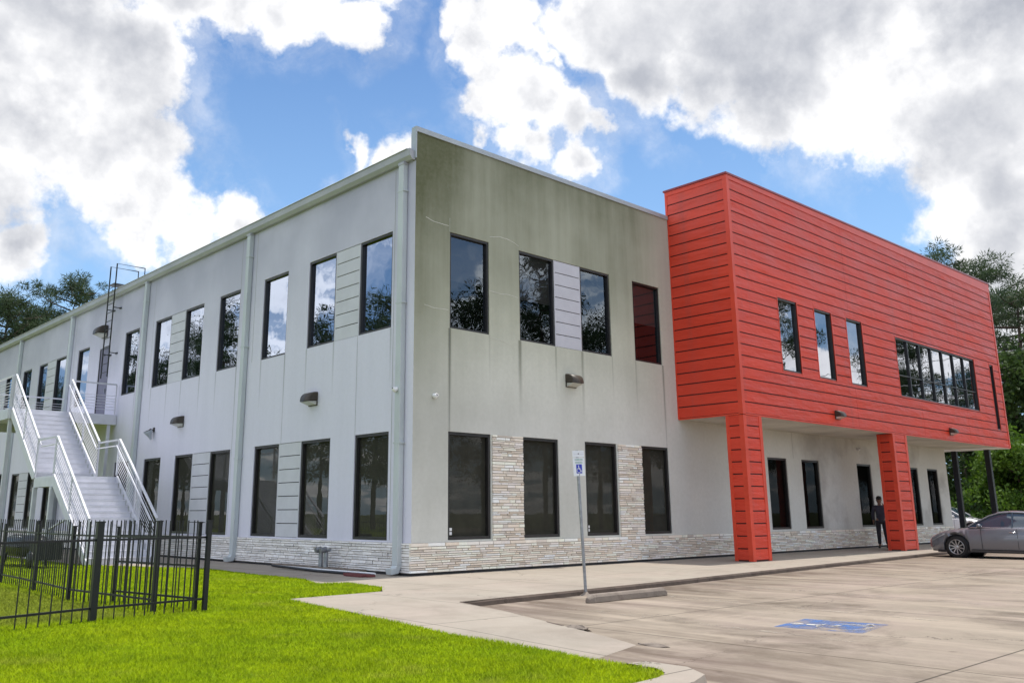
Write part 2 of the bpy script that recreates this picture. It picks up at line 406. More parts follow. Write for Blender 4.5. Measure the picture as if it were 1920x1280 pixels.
# elsewhere in the sky: free cloud field
dx, dy, dz = t.sep(D)
den = t.math('ADD', t.math('MAXIMUM', dz, 0), .12)
comb = t.node('ShaderNodeCombineXYZ'); t.l.new(t.math('DIVIDE', dx, den), comb.inputs[0]); t.l.new(t.math('DIVIDE', dy, den), comb.inputs[1])
gen = t.math('MULTIPLY', t.math('SUBTRACT', t.noise(comb.outputs[0], 1.1, 8, .58), .48), 5.0)
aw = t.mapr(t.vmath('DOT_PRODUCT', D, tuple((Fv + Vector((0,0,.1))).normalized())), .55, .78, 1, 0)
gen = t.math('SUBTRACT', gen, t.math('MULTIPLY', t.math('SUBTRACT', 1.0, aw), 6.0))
dens = t.math('MAXIMUM', dens, gen)
fb = t.noise(D, 13.0, 10, .62); fb2 = t.noise(D, 42.0, 6, .6)
dn = t.math('ADD', dens, t.math('MULTIPLY', t.math('SUBTRACT', fb, .5), 1.5))
dn = t.math('ADD', dn, t.math('MULTIPLY', t.math('SUBTRACT', fb2, .5), .45))
mask = t.mapr(dn, -.02, .42, 0, 1, True)
veil = t.math('MULTIPLY', t.mapr(dn, -.75, .1, 0, .38, True), t.mapr(t.noise(Dw, 9.0, 8, .65), .42, .66, 0, 1))
mask = t.math('MAXIMUM', mask, veil)
# cloud shading: bright rims and turrets, grey thick middles
up = t.vmath('ADD', D, (.012, .0, .035))
rel = t.math('SUBTRACT', fb, t.noise(up, 13.0, 10, .62))
rel = t.math('ADD', rel, t.math('MULTIPLY', t.math('SUBTRACT', t.noise(D, 5.5, 3, .5), t.noise(t.vmath('ADD', D, (.03, .0, .07)), 5.5, 3, .5)), .9))
lowg = t.noise(D, 4.5, 5, .55)
thick = t.math('MULTIPLY', t.mapr(dn, .22, 1.0, 0, 1, True), t.mapr(lowg, .38, .56, .12, 1, True))
br = t.math('ADD', 1.0, t.math('MULTIPLY', thick, -.36))
br = t.math('ADD', br, t.math('MULTIPLY', rel, t.mapr(thick, 0, .8, 1.0, .55)))
br = t.math('MAXIMUM', br, .40)
ccol = t.mix(t.mapr(br, .55, 1.0), (.55,.575,.64), (.97,.968,.975))
ccol = t.vmath('SCALE', ccol, t.math('MULTIPLY', t.mapr(br, .4, 1.2, .60, .84), t.mapr(aw, 0, 1, 1.0, 1.95)))  # clouds outside the forward view made brighter to add ambient light
blue = t.node('ShaderNodeMix', data_type='RGBA', blend_type='MULTIPLY'); blue.inputs[0].default_value = 1
t.l.new(t.vmath('SCALE', t.mix(t.mapr(dz, .10, .50, .55, 0), sky.outputs[0], (5.0, 6.4, 8.0)), 1.0), blue.inputs[6]); SKYG = (.74, .93, 1.08)
blue.inputs[7].default_value = SKYG + (1,)
STR = .10
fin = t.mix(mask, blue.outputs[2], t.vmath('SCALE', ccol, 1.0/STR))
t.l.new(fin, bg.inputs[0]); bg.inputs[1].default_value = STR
try:
    W.cycles.sampling_method = 'MANUAL'; W.cycles.sample_map_resolution = 512
except Exception: pass
vs = S.view_settings; vs.view_transform = 'Standard'; vs.look = 'None'; vs.exposure = 0.56; vs.gamma = 1.0; vs.use_curve_mapping = False
S.cycles.max_bounces = 8; S.cycles.diffuse_bounces = 3; S.cycles.glossy_bounces = 4; S.cycles.transparent_max_bounces = 12
S.cycles.caustics_reflective = False; S.cycles.caustics_refractive = False

# ------------------------------------------------------------------ ground, lot, walks, kerbs, lawn
g = MB().quad((-900,-900,-.17), (900,-900,-.17), (900,900,-.17), (-900,900,-.17)).build('ground', M['far']); tag(g, kind='structure')
lot = MB().poly([(-60,-70,-.09), (48,-70,-.09), (48,30,-.09), (-60,30,-.09)]).build('parking_lot', M['lot']); tag(lot, kind='structure')
KERB = [(48,-2.0), (33,-2.75), (19.1,-3.55), (9.08,-4.30), (3.2,-4.78), (-1.2,-5.02), (-3.0,-5.1)]
walk = MB()
walk.poly([(32.6,0.0,0), (-0.0,0.0,0), (0,60,0), (-3.65,60,0), (-3.65,10.2,0), (-2.5,7.35,0), (-1.9,6.0,0), (-2.1,3.1,0), (-2.1,.93,0), (-2.62,-.38,0),
           (-2.0,-.62,0), (-2.17,-1.9,0), (-2.72,-2.65,0), (-4.74,-2.75,0), (-5.1,-5.3,0), (-3.05,-5.1,0)] + [(x, y+.045, 0) for x, y in KERB[::-1][1:-1]] + [(48,-1.955,0), (48,0,0)])
RAMP = [((-3.05,-5.1,0), (-5.1,-5.3,0)), ((-3.3,-6.3,-.012), (-5.4,-6.4,-.005)), ((-3.72,-7.9,-.055), (-5.68,-8.0,-.03)), ((-3.98,-8.8,-.076), (-5.72,-8.9,-.06)), ((-4.22,-9.45,-.0885), (-5.72,-9.9,-.0885))]
for (a, b), (c, d) in zip(RAMP[:-1], RAMP[1:]): walk.poly([a, b, d]); walk.poly([a, d, c])
wk = walk.build('sidewalk', M['walk']); tag(wk, kind='structure')
def strip_kerb(pts, w, top, bot, mb):
    # kerb with sloping face along a polyline; the lot lies on its right-hand side (towards -Y)
    n = len(pts)
    prof = [(w, top), (.03, top), (.0, top-.03), (-.02, bot)]
    rows = []
    for i, (x, y) in enumerate(pts):
        a = Vector(pts[max(i-1,0)]); b = Vector(pts[min(i+1,n-1)]); d = (b-a).normalized(); nr = Vector((-d.y, d.x))
        if nr.y < 0: nr = -nr
        rows.append([(x+nr.x*o, y+nr.y*o, z) for o, z in prof])
    vs = [p for r in rows for p in r]; m = len(prof)
    mb.add(vs, [(i*m+k, i*m+k+1, (i+1)*m+k+1, (i+1)*m+k) for i in range(n-1) for k in range(m-1)])
kp = []
for i in range(len(KERB)-1):
    for k in range(6):
        u = k/6; kp.append((KERB[i][0]*(1-u)+KERB[i+1][0]*u, KERB[i][1]*(1-u)+KERB[i+1][1]*u))
kp.append(KERB[-1])
kb = MB(); strip_kerb(kp, .05, .003, -.15, kb)
kb.quad((-3.0,-5.1,.003), (-2.98,-5.1,-.15), (-3.70,-7.9,-.15), (-3.71,-7.9,-.052)); kb.quad((-3.0,-5.1,.003), (-3.05,-5.1,.003), (-3.76,-7.9,-.052), (-3.71,-7.9,-.052))
ko = kb.build('kerb', M['kerb']); tag(ko, kind='structure')
# lawn
LAWN = [(-3.66,60), (-3.66,14.4), (-3.62,10.2), (-2.52,7.35), (-1.92,6.0), (-2.12,3.1), (-2.12,.93), (-2.64,-.36), (-2.04,-.62), (-2.19,-1.88), (-2.74,-2.62),
        (-4.70,-2.72), (-4.78,-3.1), (-5.63,-8.2), (-5.68,-9.6), (-5.78,-10.1), (-5.84,-10.95), (-6.05,-11.12), (-6.6,-11.15), (-12.,-11.7), (-40,-14.5), (-40,60)]
def jitter_poly(P, step=.12, amp=.02):
    out = []
    for i in range(len(P)):
        a = P[i]; b = P[(i+1) % len(P)]; L = math.dist(a, b); n = max(1, min(90, int(L/step)))
        if max(abs(a[0]), abs(a[1]), abs(b[0]), abs(b[1])) > 35: n = 1
        for k in range(n):
            u = k/n; w = 0 if n == 1 else rnd.uniform(-amp, amp)
            out.append((a[0]*(1-u)+b[0]*u + w, a[1]*(1-u)+b[1]*u + w))
    return out
LJ = jitter_poly(LAWN)
lw = MB(); lw.poly([(x, y, -.006) for x, y in LJ]); lo_ = lw.build('lawn', M['lawn']); tag(lo_, kind='structure')
le = MB()
for i in range(len(LJ)):
    a = LJ[i]; b = LJ[(i+1) % len(LJ)]
    le.quad((a[0], a[1], -.006), (b[0], b[1], -.006), (b[0], b[1], -.17), (a[0], a[1], -.17))
eo = le.build('lawn_edge', M['dirt']); tag(eo, kind='structure')
# kerb along the near end of the lawn with rounded nose
kb2 = MB(); pts = [(-40,-14.52), (-12,-11.72), (-6.6,-11.17), (-6.1,-11.14), (-5.88,-11.05), (-5.74,-10.85), (-5.72,-10.5)]
outr = [(-40,-14.85), (-12,-12.05), (-6.6,-11.5), (-6.05,-11.46), (-5.7,-11.33), (-5.48,-11.0), (-5.5,-10.55)]
for i in range(len(pts)-1):
    a, b, c, d = pts[i], pts[i+1], outr[i+1], outr[i]
    kb2.quad((*a,.0), (*d,.0), (*c,.0), (*b,.0))
    kb2.quad((*d,.0), (d[0]+.01,d[1]-.03,-.15), (c[0]+.01,c[1]-.03,-.15), (*c,.0))
kb2.quad((*pts[-1],0), (*outr[-1],0), (outr[-1][0],outr[-1][1]+.25,-.15), (pts[-1][0],pts[-1][1]+.25,-.15))
k2 = kb2.build('kerb', M['walk']); tag(k2, kind='structure')

# grass blades (numpy)
def in_poly(px, py, poly):
    ins = np.zeros(len(px), bool); n = len(poly)
    for i in range(n):
        x1, y1 = poly[i]; x2, y2 = poly[(i+1) % n]
        c = ((y1 > py) != (y2 > py))
        with np.errstate(divide='ignore', invalid='ignore'):
            xi = (x2-x1)*(py-y1)/(y2-y1+1e-12) + x1
        ins ^= (c & (px < xi))
    return ins
def tri_mesh(name, V, mtl, per=3):
    n = len(V)//per; me = bpy.data.meshes.new(name)
    me.vertices.add(len(V)); me.vertices.foreach_set('co', V.astype(np.float32).ravel())
    me.loops.add(n*per); me.loops.foreach_set('vertex_index', np.arange(n*per, dtype=np.int32))
    me.polygons.add(n); me.polygons.foreach_set('loop_start', np.arange(0, n*per, per, dtype=np.int32))
    try: me.polygons.foreach_set('loop_total', np.full(n, per, dtype=np.int32))
    except Exception: pass
    me.materials.append(mtl); me.update(calc_edges=True)
    o = bpy.data.objects.new(name, me); COL.objects.link(o); return o
rng = np.random.default_rng(3)
NB = 1300000
# density falls with distance from the camera; keep what the photo's view could see
u = rng.random(NB); th = rng.uniform(yaw-.62, yaw+.50, NB)
dist = 4.6*np.power(38/4.6, np.power(u, .85))
gx = CAM.x + dist*np.sin(th); gy = CAM.y + dist*np.cos(th)
jx, jy = rng.normal(0, .022, NB), rng.normal(0, .022, NB)
k = in_poly(gx+jx, gy+jy, [(x, y) for x, y in LAWN]); gx, gy, dist = gx[k], gy[k], dist[k]
n = len(gx)
hsc = .020 + .020*rng.random(n); hsc *= (1 + .25*np.sin(gx*3.1)*np.sin(gy*2.7)); wdt = np.clip(dist*.0005, .0028, .012)*(.7+.6*rng.random(n)); ang = rng.uniform(0, 2*math.pi, n)
ln = rng.normal(0, .024, (n, 2))
V = np.zeros((n, 3, 3))
V[:,0,0] = gx - np.cos(ang)*wdt; V[:,0,1] = gy - np.sin(ang)*wdt; V[:,0,2] = -.01
V[:,1,0] = gx + np.cos(ang)*wdt; V[:,1,1] = gy + np.sin(ang)*wdt; V[:,1,2] = -.01
V[:,2,0] = gx + ln[:,0]; V[:,2,1] = gy + ln[:,1]; V[:,2,2] = hsc
go = tri_mesh('grass', V.reshape(-1, 3), M['blade']); tag(go, 'bright green mown grass covering the lawn', 'grass', kind='stuff')

# painted bay lines and symbol (thin sheets on the lot)
def sheet_line(x0, y0, x1, y1, w, z=-.086):
    d = Vector((x1-x0, y1-y0)).normalized(); nr = Vector((-d.y, d.x))*w/2
    return MB().quad((x0-nr.x, y0-nr.y, z), (x0+nr.x, y0+nr.y, z), (x1+nr.x, y1+nr.y, z), (x1-nr.x, y1-nr.y, z))
for i in range(8):
    x0 = -1.75 + i*2.75
    l = sheet_line(x0, -5.35 + .065*x0, x0-.5, -10.9 + .05*x0, .11).build('bay_line', M['line']); tag(l, kind='structure')
def disabled_symbol(cx, cy, rot, size, z, lift, matb, matw, parent=None, vertical=None):
    pass
# ground symbol: blue square with white seated figure
sx, sy, rr = -1.02, -10.12, rad(8)
sq = MB(); R = Matrix.Rotation(rr, 2)
def G(u, v): p = R @ Vector((u, v)); return (sx+p.x, sy+p.y)
hs = .55
sq.poly([(*G(-hs,-hs), -.086), (*G(hs,-hs), -.086), (*G(hs,hs), -.086), (*G(-hs,hs), -.086)])
root = sq.build('parking_symbol', M['hcblue']); tag(root, 'worn blue and white disabled parking symbol painted on the concrete', 'ground marking')
def figure(mb, put, s):
    def seg(a, b, w):
        a = Vector(a); b = Vector(b); d = (b-a).normalized(); nr = Vector((-d.y, d.x))*w/2; a = a - d*w*.3; b = b + d*w*.3
        mb.poly([put(*(a-nr)*s), put(*(b-nr)*s), put(*(b+nr)*s), put(*(a+nr)*s)])
    for k in range(14):
        t0 = rad(100 + k*17); t1 = rad(100 + (k+1)*17)
        seg((-.08+.26*math.cos(t0), -.16+.26*math.sin(t0)), (-.08+.26*math.cos(t1), -.16+.26*math.sin(t1)), .065)
    seg((-.08,.22), (-.04,-.06), .10); seg((-.04,-.06), (.16,-.06), .08); seg((.16,-.06), (.27,-.34), .08); seg((.27,-.34), (.35,-.31), .07); seg((-.06,.08), (.13,.08), .06)
    mb.poly([put(*(Vector((-.09+.075*math.cos(k*math.pi/6), .36+.075*math.sin(k*math.pi/6)))*s)) for k in range(12)])
fm = MB(); figure(fm, lambda u, v: (*G(u, v), -.082), 1.15); fm.build('painted_figure', M['hcwhite'], root)

# ------------------------------------------------------------------ the building
B = thing('office_building', 'two-storey white stucco office building with red clad box over its entrance', 'building')
EAVE, PAR, XE, YE = 9.75, 10.6, 30.85, 44.0
ub, ut, lb, lt = 5.71, 8.14, .743, 3.22
fu = dict(A=(1.10,2.417), B=(3.506,4.873), C=(5.948,7.247), D=(8.32,9.644))
fl = dict(A=(1.064,2.433), B=(3.532,4.87), C=(5.934,7.281), D=(8.387,9.706), U1=(15.336,16.611), U2=(17.652,18.924), U3=(21.94,23.15), U4=(26.4,27.65), U5=(28.645,29.774))
su = dict(A=(.887,2.271), B=(3.383,4.713), C=(5.837,7.224), D=(8.706,10.074), E=(11.21,12.618), F=(13.741,15.084), G=(16.565,17.908), H=(21.774,23.098),
          I=(24.631,25.992), J=(27.186,28.337), K=(29.493,30.8), L=(32.2,33.7), M_=(35.4,36.7), N=(37.9,39.2))
sl_ = dict(A=(.903,2.296), B=(3.382,4.796), C=(5.949,7.313), D=(8.777,10.109), E=(11.345,12.649), F=(13.778,15.179), G=(16.6,17.9), I=(24.75,25.97), J=(27.14,28.4), K=(29.7,30.85), M_=(35.4,36.7), N=(37.9,39.2))
DOORU = (19.42, 20.55, 5.03, 7.86); DOORL = (18.9, 20.2, .02, 2.2)
SM = (32.1, 33.3, 2.5, 3.3)
def wall_with_holes(u0, u1, z0, z1, holes, P, depth, mb):
    # P(u, z, d): world point, d = depth behind the face
    us = sorted({u0, u1} | {h[0] for h in holes} | {h[1] for h in holes}); zs = sorted({z0, z1} | {h[2] for h in holes} | {h[3] for h in holes})
    for i in range(len(us)-1):
        for j in range(len(zs)-1):
            a, b, c, d = us[i], us[i+1], zs[j], zs[j+1]; m, n_ = (a+b)/2, (c+d)/2
            if any(h[0] < m < h[1] and h[2] < n_ < h[3] for h in holes): continue
            mb.quad(P(a,c,0), P(b,c,0), P(b,d,0), P(a,d,0))
    for (a, b, c, d) in holes:
        mb.quad(P(a,c,0), P(a,d,0), P(a,d,depth), P(a,c,depth)); mb.quad(P(b,c,0), P(b,c,depth), P(b,d,depth), P(b,d,0))
        mb.quad(P(a,c,0), P(a,c,depth), P(b,c,depth), P(b,c,0)); mb.quad(P(a,d,0), P(b,d,0), P(b,d,depth), P(a,d,depth))
PF = lambda u, z, d: (u, d, z)          # front wall, y = 0, outward -Y
PS = lambda u, z, d: (d, u, z)          # side wall, x = 0, outward -X
YB = -2.229
PR = lambda u, z, d: (u, YB + d, z)     # red box face
def holes_from(wins, z0, z1, merge):
    hs = []; used = set()
    for a, b in merge:
        if a in wins and b in wins:
            hs.append((min(wins[a][0], wins[b][0]), max(wins[a][1], wins[b][1]), z0, z1)); used |= {a, b}
    for k, v in wins.items():
        if k not in used: hs.append((v[0], v[1], z0, z1))
    return hs
H_front = holes_from(fu, ub, ut, [('B','C')]) + holes_from({k: v for k, v in fl.items() if k[0] != 'U'}, lb, lt, []) + [(v[0], v[1], .766, 3.161) for k, v in fl.items() if k[0] == 'U']
mb = MB(); wall_with_holes(0, XE, 0, PAR, H_front, PF, .16, mb)
mb.quad((0,0,PAR), (XE,0,PAR), (XE,.12,PAR), (0,.12,PAR)); mb.quad((0,.12,PAR), (0,.12,EAVE), (XE,.12,EAVE), (XE,.12,PAR)); mb.quad((0,0,EAVE), (0,0,PAR), (0,.12,PAR), (0,.12,EAVE))
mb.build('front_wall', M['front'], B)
mrg = [('A','B'), ('E','F'), ('I','J'), ('M_','N')]; mrl = [('B','C'), ('D','E'), ('J','K'), ('M_','N')]
H_side = holes_from(su, ub, ut, mrg) + holes_from(sl_, lb, lt, mrl) + [DOORU, DOORL, SM]
mb = MB(); wall_with_holes(0, YE, 0, EAVE+.2, H_side, PS, .16, mb); mb.build('side_wall', M['side'], B)
mb = MB(); mb.quad((XE,0,0), (XE,YE,0), (XE,YE,10), (XE,0,10)); mb.quad((0,YE,0), (0,YE,10), (XE,YE,10), (XE,YE,0)); mb.build('rear_wall', M['side'], B)
mb = MB(); mb.quad((-.12,.12,9.97), (XE,.12,10.25), (XE,YE+.1,10.25), (-.12,YE+.1,9.97)); mb.build('roof', M['trim'], B)
# parapet cap
mb = MB(); mb.box(-.03, 10.31, -.035, .15, PAR-.10, PAR+.03); mb.box(-.032, .0, -.033, .16, 9.80, PAR-.10); mb.build('parapet_cap', M['trim'], B)
# gutter along the eave: sloping front face
mb = MB()
mb.prism([(0,EAVE+.01), (-.10,EAVE+.01), (-.17,EAVE+.10), (-.19,EAVE+.27), (-.13,EAVE+.27), (-.10,EAVE+.24), (0,EAVE+.24)], 1, .02, YE)
mb.v = [(p[0], p[1], p[2]) for p in mb.v]
mb.build('gutter', M['gutter'], B)
mb = MB(); mb.prism([(-.20,EAVE+.29), (-.22,EAVE+.27), (.02,EAVE+.30), (.02,EAVE+.33)], 1, .125, YE); mb.build('roof_edge_flashing', M['down'], B)
# frames, panes, shades
inner = MB()
def window(P, u0, u1, z0, z1, gm, fw=.055, shade=None, screen=False, bars=(), parent=B, rows=()):
    mb = MB()
    def slab(a, b, c, d, d0=.025, d1=.13):
        p = [P(a,c,d0), P(b,c,d0), P(b,d,d0), P(a,d,d0), P(a,c,d1), P(b,c,d1), P(b,d,d1), P(a,d,d1)]
        mb.add(p, [(0,1,2,3), (7,6,5,4), (0,4,5,1), (1,5,6,2), (2,6,7,3), (3,7,4,0)])
    e = .004
    slab(u0+e, u0+fw, z0+e, z1-e); slab(u1-fw, u1-e, z0+e, z1-e); slab(u0+fw, u1-fw, z0+e, z0+fw); slab(u0+fw, u1-fw, z1-fw, z1-e)
    for q in bars: slab(q-.03, q+.03, z0+fw, z1-fw, .04, .12)
    for q in rows: slab(u0+fw, u1-fw, q-.015, q+.015, .05, .115)
    f = mb.build('window', M['frame'], parent)
    pm = MB().quad(P(u0+fw,z0+fw,.10), P(u1-fw,z0+fw,.10), P(u1-fw,z1-fw,.10), P(u0+fw,z1-fw,.10)); pm.build('pane', gm, f)
    D_ = .155
    if screen:
        MB().quad(P(u0+fw,z0+fw,.125), P(u1-fw,z0+fw,.125), P(u1-fw,z1-fw,.125), P(u0+fw,z1-fw,.125)).build('sun_screen', M['screen'], f)
    if shade:
        zz, sm_ = shade
        MB().quad(P(u0+fw,zz,.145), P(u1-fw,zz,.145), P(u1-fw,z1-fw,.145), P(u0+fw,z1-fw,.145)).build('roller_shade', sm_, f)
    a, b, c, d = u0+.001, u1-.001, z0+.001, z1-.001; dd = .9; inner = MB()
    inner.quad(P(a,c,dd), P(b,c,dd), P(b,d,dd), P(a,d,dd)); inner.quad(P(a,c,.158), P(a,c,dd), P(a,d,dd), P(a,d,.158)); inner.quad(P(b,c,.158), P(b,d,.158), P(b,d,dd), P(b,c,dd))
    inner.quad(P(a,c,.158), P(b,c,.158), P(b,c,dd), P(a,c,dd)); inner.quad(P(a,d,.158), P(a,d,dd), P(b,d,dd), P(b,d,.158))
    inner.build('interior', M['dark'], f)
    return f
sh = {'A': (6.95, M['blind']), 'B': (6.85, M['blind']), 'D': (6.9, M['blind'])}
for k, v in fu.items(): window(PF, v[0], v[1], ub, ut, M['glass_fr'], shade=sh.get(k))
for k, v in fl.items():
    U_ = k[0] == 'U'
    window(PF, v[0], v[1], .766 if U_ else lb, 3.161 if U_ else lt, M['glass_lo'], fw=.07, screen=not U_)
for k, v in su.items(): window(PS, v[0], v[1], ub, ut, M['glass_up'], shade={'A': (5.8, M['blind']), 'E': (6.6, M['blind']), 'J': (6.9, M['blind2'])}.get(k))
for k, v in sl_.items(): window(PS, v[0], v[1], lb, lt, M['glass_lo'], fw=.07, screen=(k not in 'G'))
window(PS, *SM, M['glass_lo'])
for k_, h_ in (('A', .14), ('C', .10)):
    x_ = fl[k_][0] + .10
    for q in range(2): MB().box(x_, x_+.10, .092, .096, lb+.11+q*.09, lb+.18+q*.09).build('window_sticker', M['plastic'], B)
# grey spandrel panels with grooves
def spandrel(P, u0, u1, z0, z1):
    mb = MB(); n = 7; h = (z1-z0)/n
    def slab(a, b, c, d, d0, d1):
        p = [P(a,c,d0), P(b,c,d0), P(b,d,d0), P(a,d,d0), P(a,c,d1), P(b,c,d1), P(b,d,d1), P(a,d,d1)]
        mb.add(p, [(0,1,2,3), (7,6,5,4), (0,4,5,1), (1,5,6,2), (2,6,7,3), (3,7,4,0)])
    for i in range(n): slab(u0+.001, u1-.001, z0+i*h+.011, z0+(i+1)*h-.011, .012, .06)
    slab(u0, u0+.035, z0, z1, .0105, .05); slab(u1-.035, u1, z0, z1, .0105, .05)
    o = mb.build('spandrel_panel', M['panel'], B)
    m2 = MB(); 
    p = [P(u0,z0,.035), P(u1,z0,.035), P(u1,z1,.035), P(u0,z1,.035)]; m2.quad(*p); m2.build('panel_groove', M['groove'], o)
spandrel(PF, fu['B'][1], fu['C'][0], ub, ut)
for a, b in mrg: spandrel(PS, su[a][1], su[b][0], ub, ut)
for a, b in mrl: spandrel(PS, sl_[a][1], sl_[b][0], lb, lt)
# doors on the side wall
def door(y0, y1, z0, z1, m):
    mb = MB(); mb.box(.03, .09, y0+.06, y1-.06, z0, z1-.06); d = mb.build('door', m, B)
    fr = MB(); fr.box(.0+.01, .12, y0, y0+.06, z0, z1); fr.box(.01, .12, y1-.06, y1, z0, z1); fr.box(.01, .12, y0+.06, y1-.06, z1-.06, z1); fr.build('door_frame', M['frame'] if m is M['door'] else m, d)
    MB().bar((-.02, y0+.16, z0+.95), (-.02, y0+.16, z0+1.15), .03).bar((-.02, y0+.16, z0+1.05), (.04, y0+.16, z0+1.05), .03).build('handle', M['galv'], d)
door(*DOORU, M['door']); M['greydoor'] = speckle((.36,.37,.42), .1, 2, .5, name='grey_door'); door(*DOORL, M['greydoor'])

# ledger stone: individually laid stones
SV, SF, SC = [], [], []
def stone_box(P, a, b, c, d, out, col):
    n = len(SV); j = lambda s=.007: rnd.uniform(-s, s)
    g_ = .0045
    pts = [P(a+g_,c+g_,.01), P(b-g_,c+g_,.01), P(b-g_,d-g_,.01), P(a+g_,d-g_,.01),
           P(a+g_+.004,c+g_+.003,-out+j()), P(b-g_-.004,c+g_+.003,-out+j()), P(b-g_-.004,d-g_-.003,-out+j()), P(a+g_+.004,d-g_-.003,-out+j())]
    SV.extend(pts); SF.extend([tuple(n+i for i in f) for f in ((4,5,6,7),(0,1,5,4),(1,2,6,5),(2,3,7,6),(3,0,4,7))]); SC.extend([col]*8)
def stonework(P, u0, u1, z0, z1, cool=0.0, hmin=.035, hmax=.085):
    z = z0
    while z < z1 - .02:
        h = min(rnd.uniform(hmin, hmax), z1 - z)
        if z1 - z - h < .025: h = z1 - z
        u_ = u0
        while u_ < u1 - .02:
            L = min(rnd.uniform(.12, .52), u1 - u_)
            if u1 - u_ - L < .07: L = u1 - u_
            q = rnd.random(); v = rnd.uniform(.90, 1.16)
            base = (.88,.79,.68) if q < .38 else (.90,.83,.77) if q < .70 else (.74,.64,.53) if q < .90 else (.64,.57,.50)
            if cool: base = tuple(base[i]*(1-cool) + (.76,.76,.78)[i]*cool for i in range(3))
            stone_box(P, u_, u_+L, z, z+h, rnd.uniform(.024, .050), tuple(min(.95, x*v*1.06) for x in base) + (1,))
            u_ += L
        z += h
def backing(P, u0, u1, z0, z1):
    n = len(SV); SV.extend([P(u0,z0,-.012), P(u1,z0,-.012), P(u1,z1,-.012), P(u0,z1,-.012)]); SF.append((n,n+1,n+2,n+3)); SC.extend([(.26,.21,.17,1)]*4)
def flush(name):
    global SV, SF, SC
    me = bpy.data.meshes.new(name); me.from_pydata(SV, [], SF); at = me.color_attributes.new('tint', 'FLOAT_COLOR', 'POINT')
    at.data.foreach_set('color', [c for q in SC for c in q]); me.materials.append(M['stone'])
    o = bpy.data.objects.new(name, me); COL.objects.link(o); o.parent = B; SV, SF, SC = [], [], []; return o
stonework(PF, -.05, XE, .058, .70); backing(PF, 0, XE, .03, .70); flush('stone_base')
stonework(PS, -.0, DOORL[0]-.05, .058, .70, .75); stonework(PS, DOORL[1]+.05, YE, .058, .70, .75); backing(PS, 0, DOORL[0]-.06, .03, .70); backing(PS, DOORL[1]+.06, YE, .03, .70); flush('stone_base')
for a, b in (('A','B'), ('C','D')):
    stonework(PF, fl[a][1]+.03, fl[b][0]-.0, .70, lt); backing(PF, fl[a][1]+.035, fl[b][0]-.01, .70, lt-.01); flush('stone_column')
# dark gap line at the base of the stone
mb = MB(); mb.box(-.02, XE, -.02, .0-.001, .004, .055); mb.box(-.02, -.001, 0, YE, .004, .055); mb.build('base_flashing', M['groove'], B)
# control joints
def joint(P, u, z0, z1, w=.008):
    MB().quad(P(u-w,z0,-.0025), P(u+w,z0,-.0025), P(u+w,z1,-.0025), P(u-w,z1,-.0025)).build('control_joint', M['joint'], B)
M['joint'] = mat('joint_sealant', (.22,.22,.20), .8)
joint(PF, 1.095, lt, ub, .006); joint(PF, 9.66, lt, ub, .006); joint(PF, 17.1, 3.16, 4.1, .007)
for y in (.80, 7.75, 8.70, 15.3, 16.45, 23.6, 24.6): joint(PS, y, ub if y in (7.75, 15.3, 23.6) else .75, 9.7, .006)
joint(PS, 2.29, lt, ub, .005); joint(PS, 5.84, lt, ub, .005)
# pale sealed cracks in the front wall
M['seal'] = speckle((.62,.61,.54), .15, 9, .8, name='crack_sealant')
for pts in ([(.33,8.36),(.55,8.30),(.8,8.29),(1.05,8.29)], [(2.45,8.29),(2.8,8.37),(3.1,8.36),(3.35,8.31),(3.5,8.25)], [(.3,6.17),(.6,6.13),(1.05,6.15)], [(2.42,6.86),(2.8,6.83),(3.1,6.86),(3.45,6.83)], [(2.42,5.66),(2.8,5.61),(3.2,5.54)], [(1.09,8.14),(1.09,8.5)]):
    mb = MB()
    for (a, b) in zip(pts[:-1], pts[1:]):
        for q in range(6):
            p0 = (a[0]+(b[0]-a[0])*q/6, a[1]+(b[1]-a[1])*q/6+rnd.uniform(-.006,.006)); p1 = (a[0]+(b[0]-a[0])*(q+1)/6, a[1]+(b[1]-a[1])*(q+1)/6)
            mb.bar((p0[0], -.002, p0[1]), (p1[0], -.002, p1[1]), .006, .012, up=(0, 0, 1))
    mb.build('sealed_crack', M['seal'], B)
# downspouts with straps and kick-outs
for i, y in enumerate((.30, 8.0, 15.85, 23.9, 31.3, 39.2)):
    mb = MB(); w = .20
    mb.box(-.15, -.012, y, y+w, .22, EAVE+.02)
    mb.prism([(-.15,.22), (-.012,.22), (-.10,.05), (-.30,.03), (-.33,.16), (-.20,.16)], 1, y+.002, y+w-.002)
    d = mb.build('downspout', M['down'], B, bevel=.008)
    st = MB()
    for zz in (2.9, 6.2, 9.0): st.box(-.156, -.003, y-.03, y+w+.03, zz, zz+.035)
    st.build('strap', M['down'], d)
    MB().box(-.16, -.005, y-.012, y+w+.012, EAVE-.06, EAVE+.01).build('collar', M['gutter'], d)
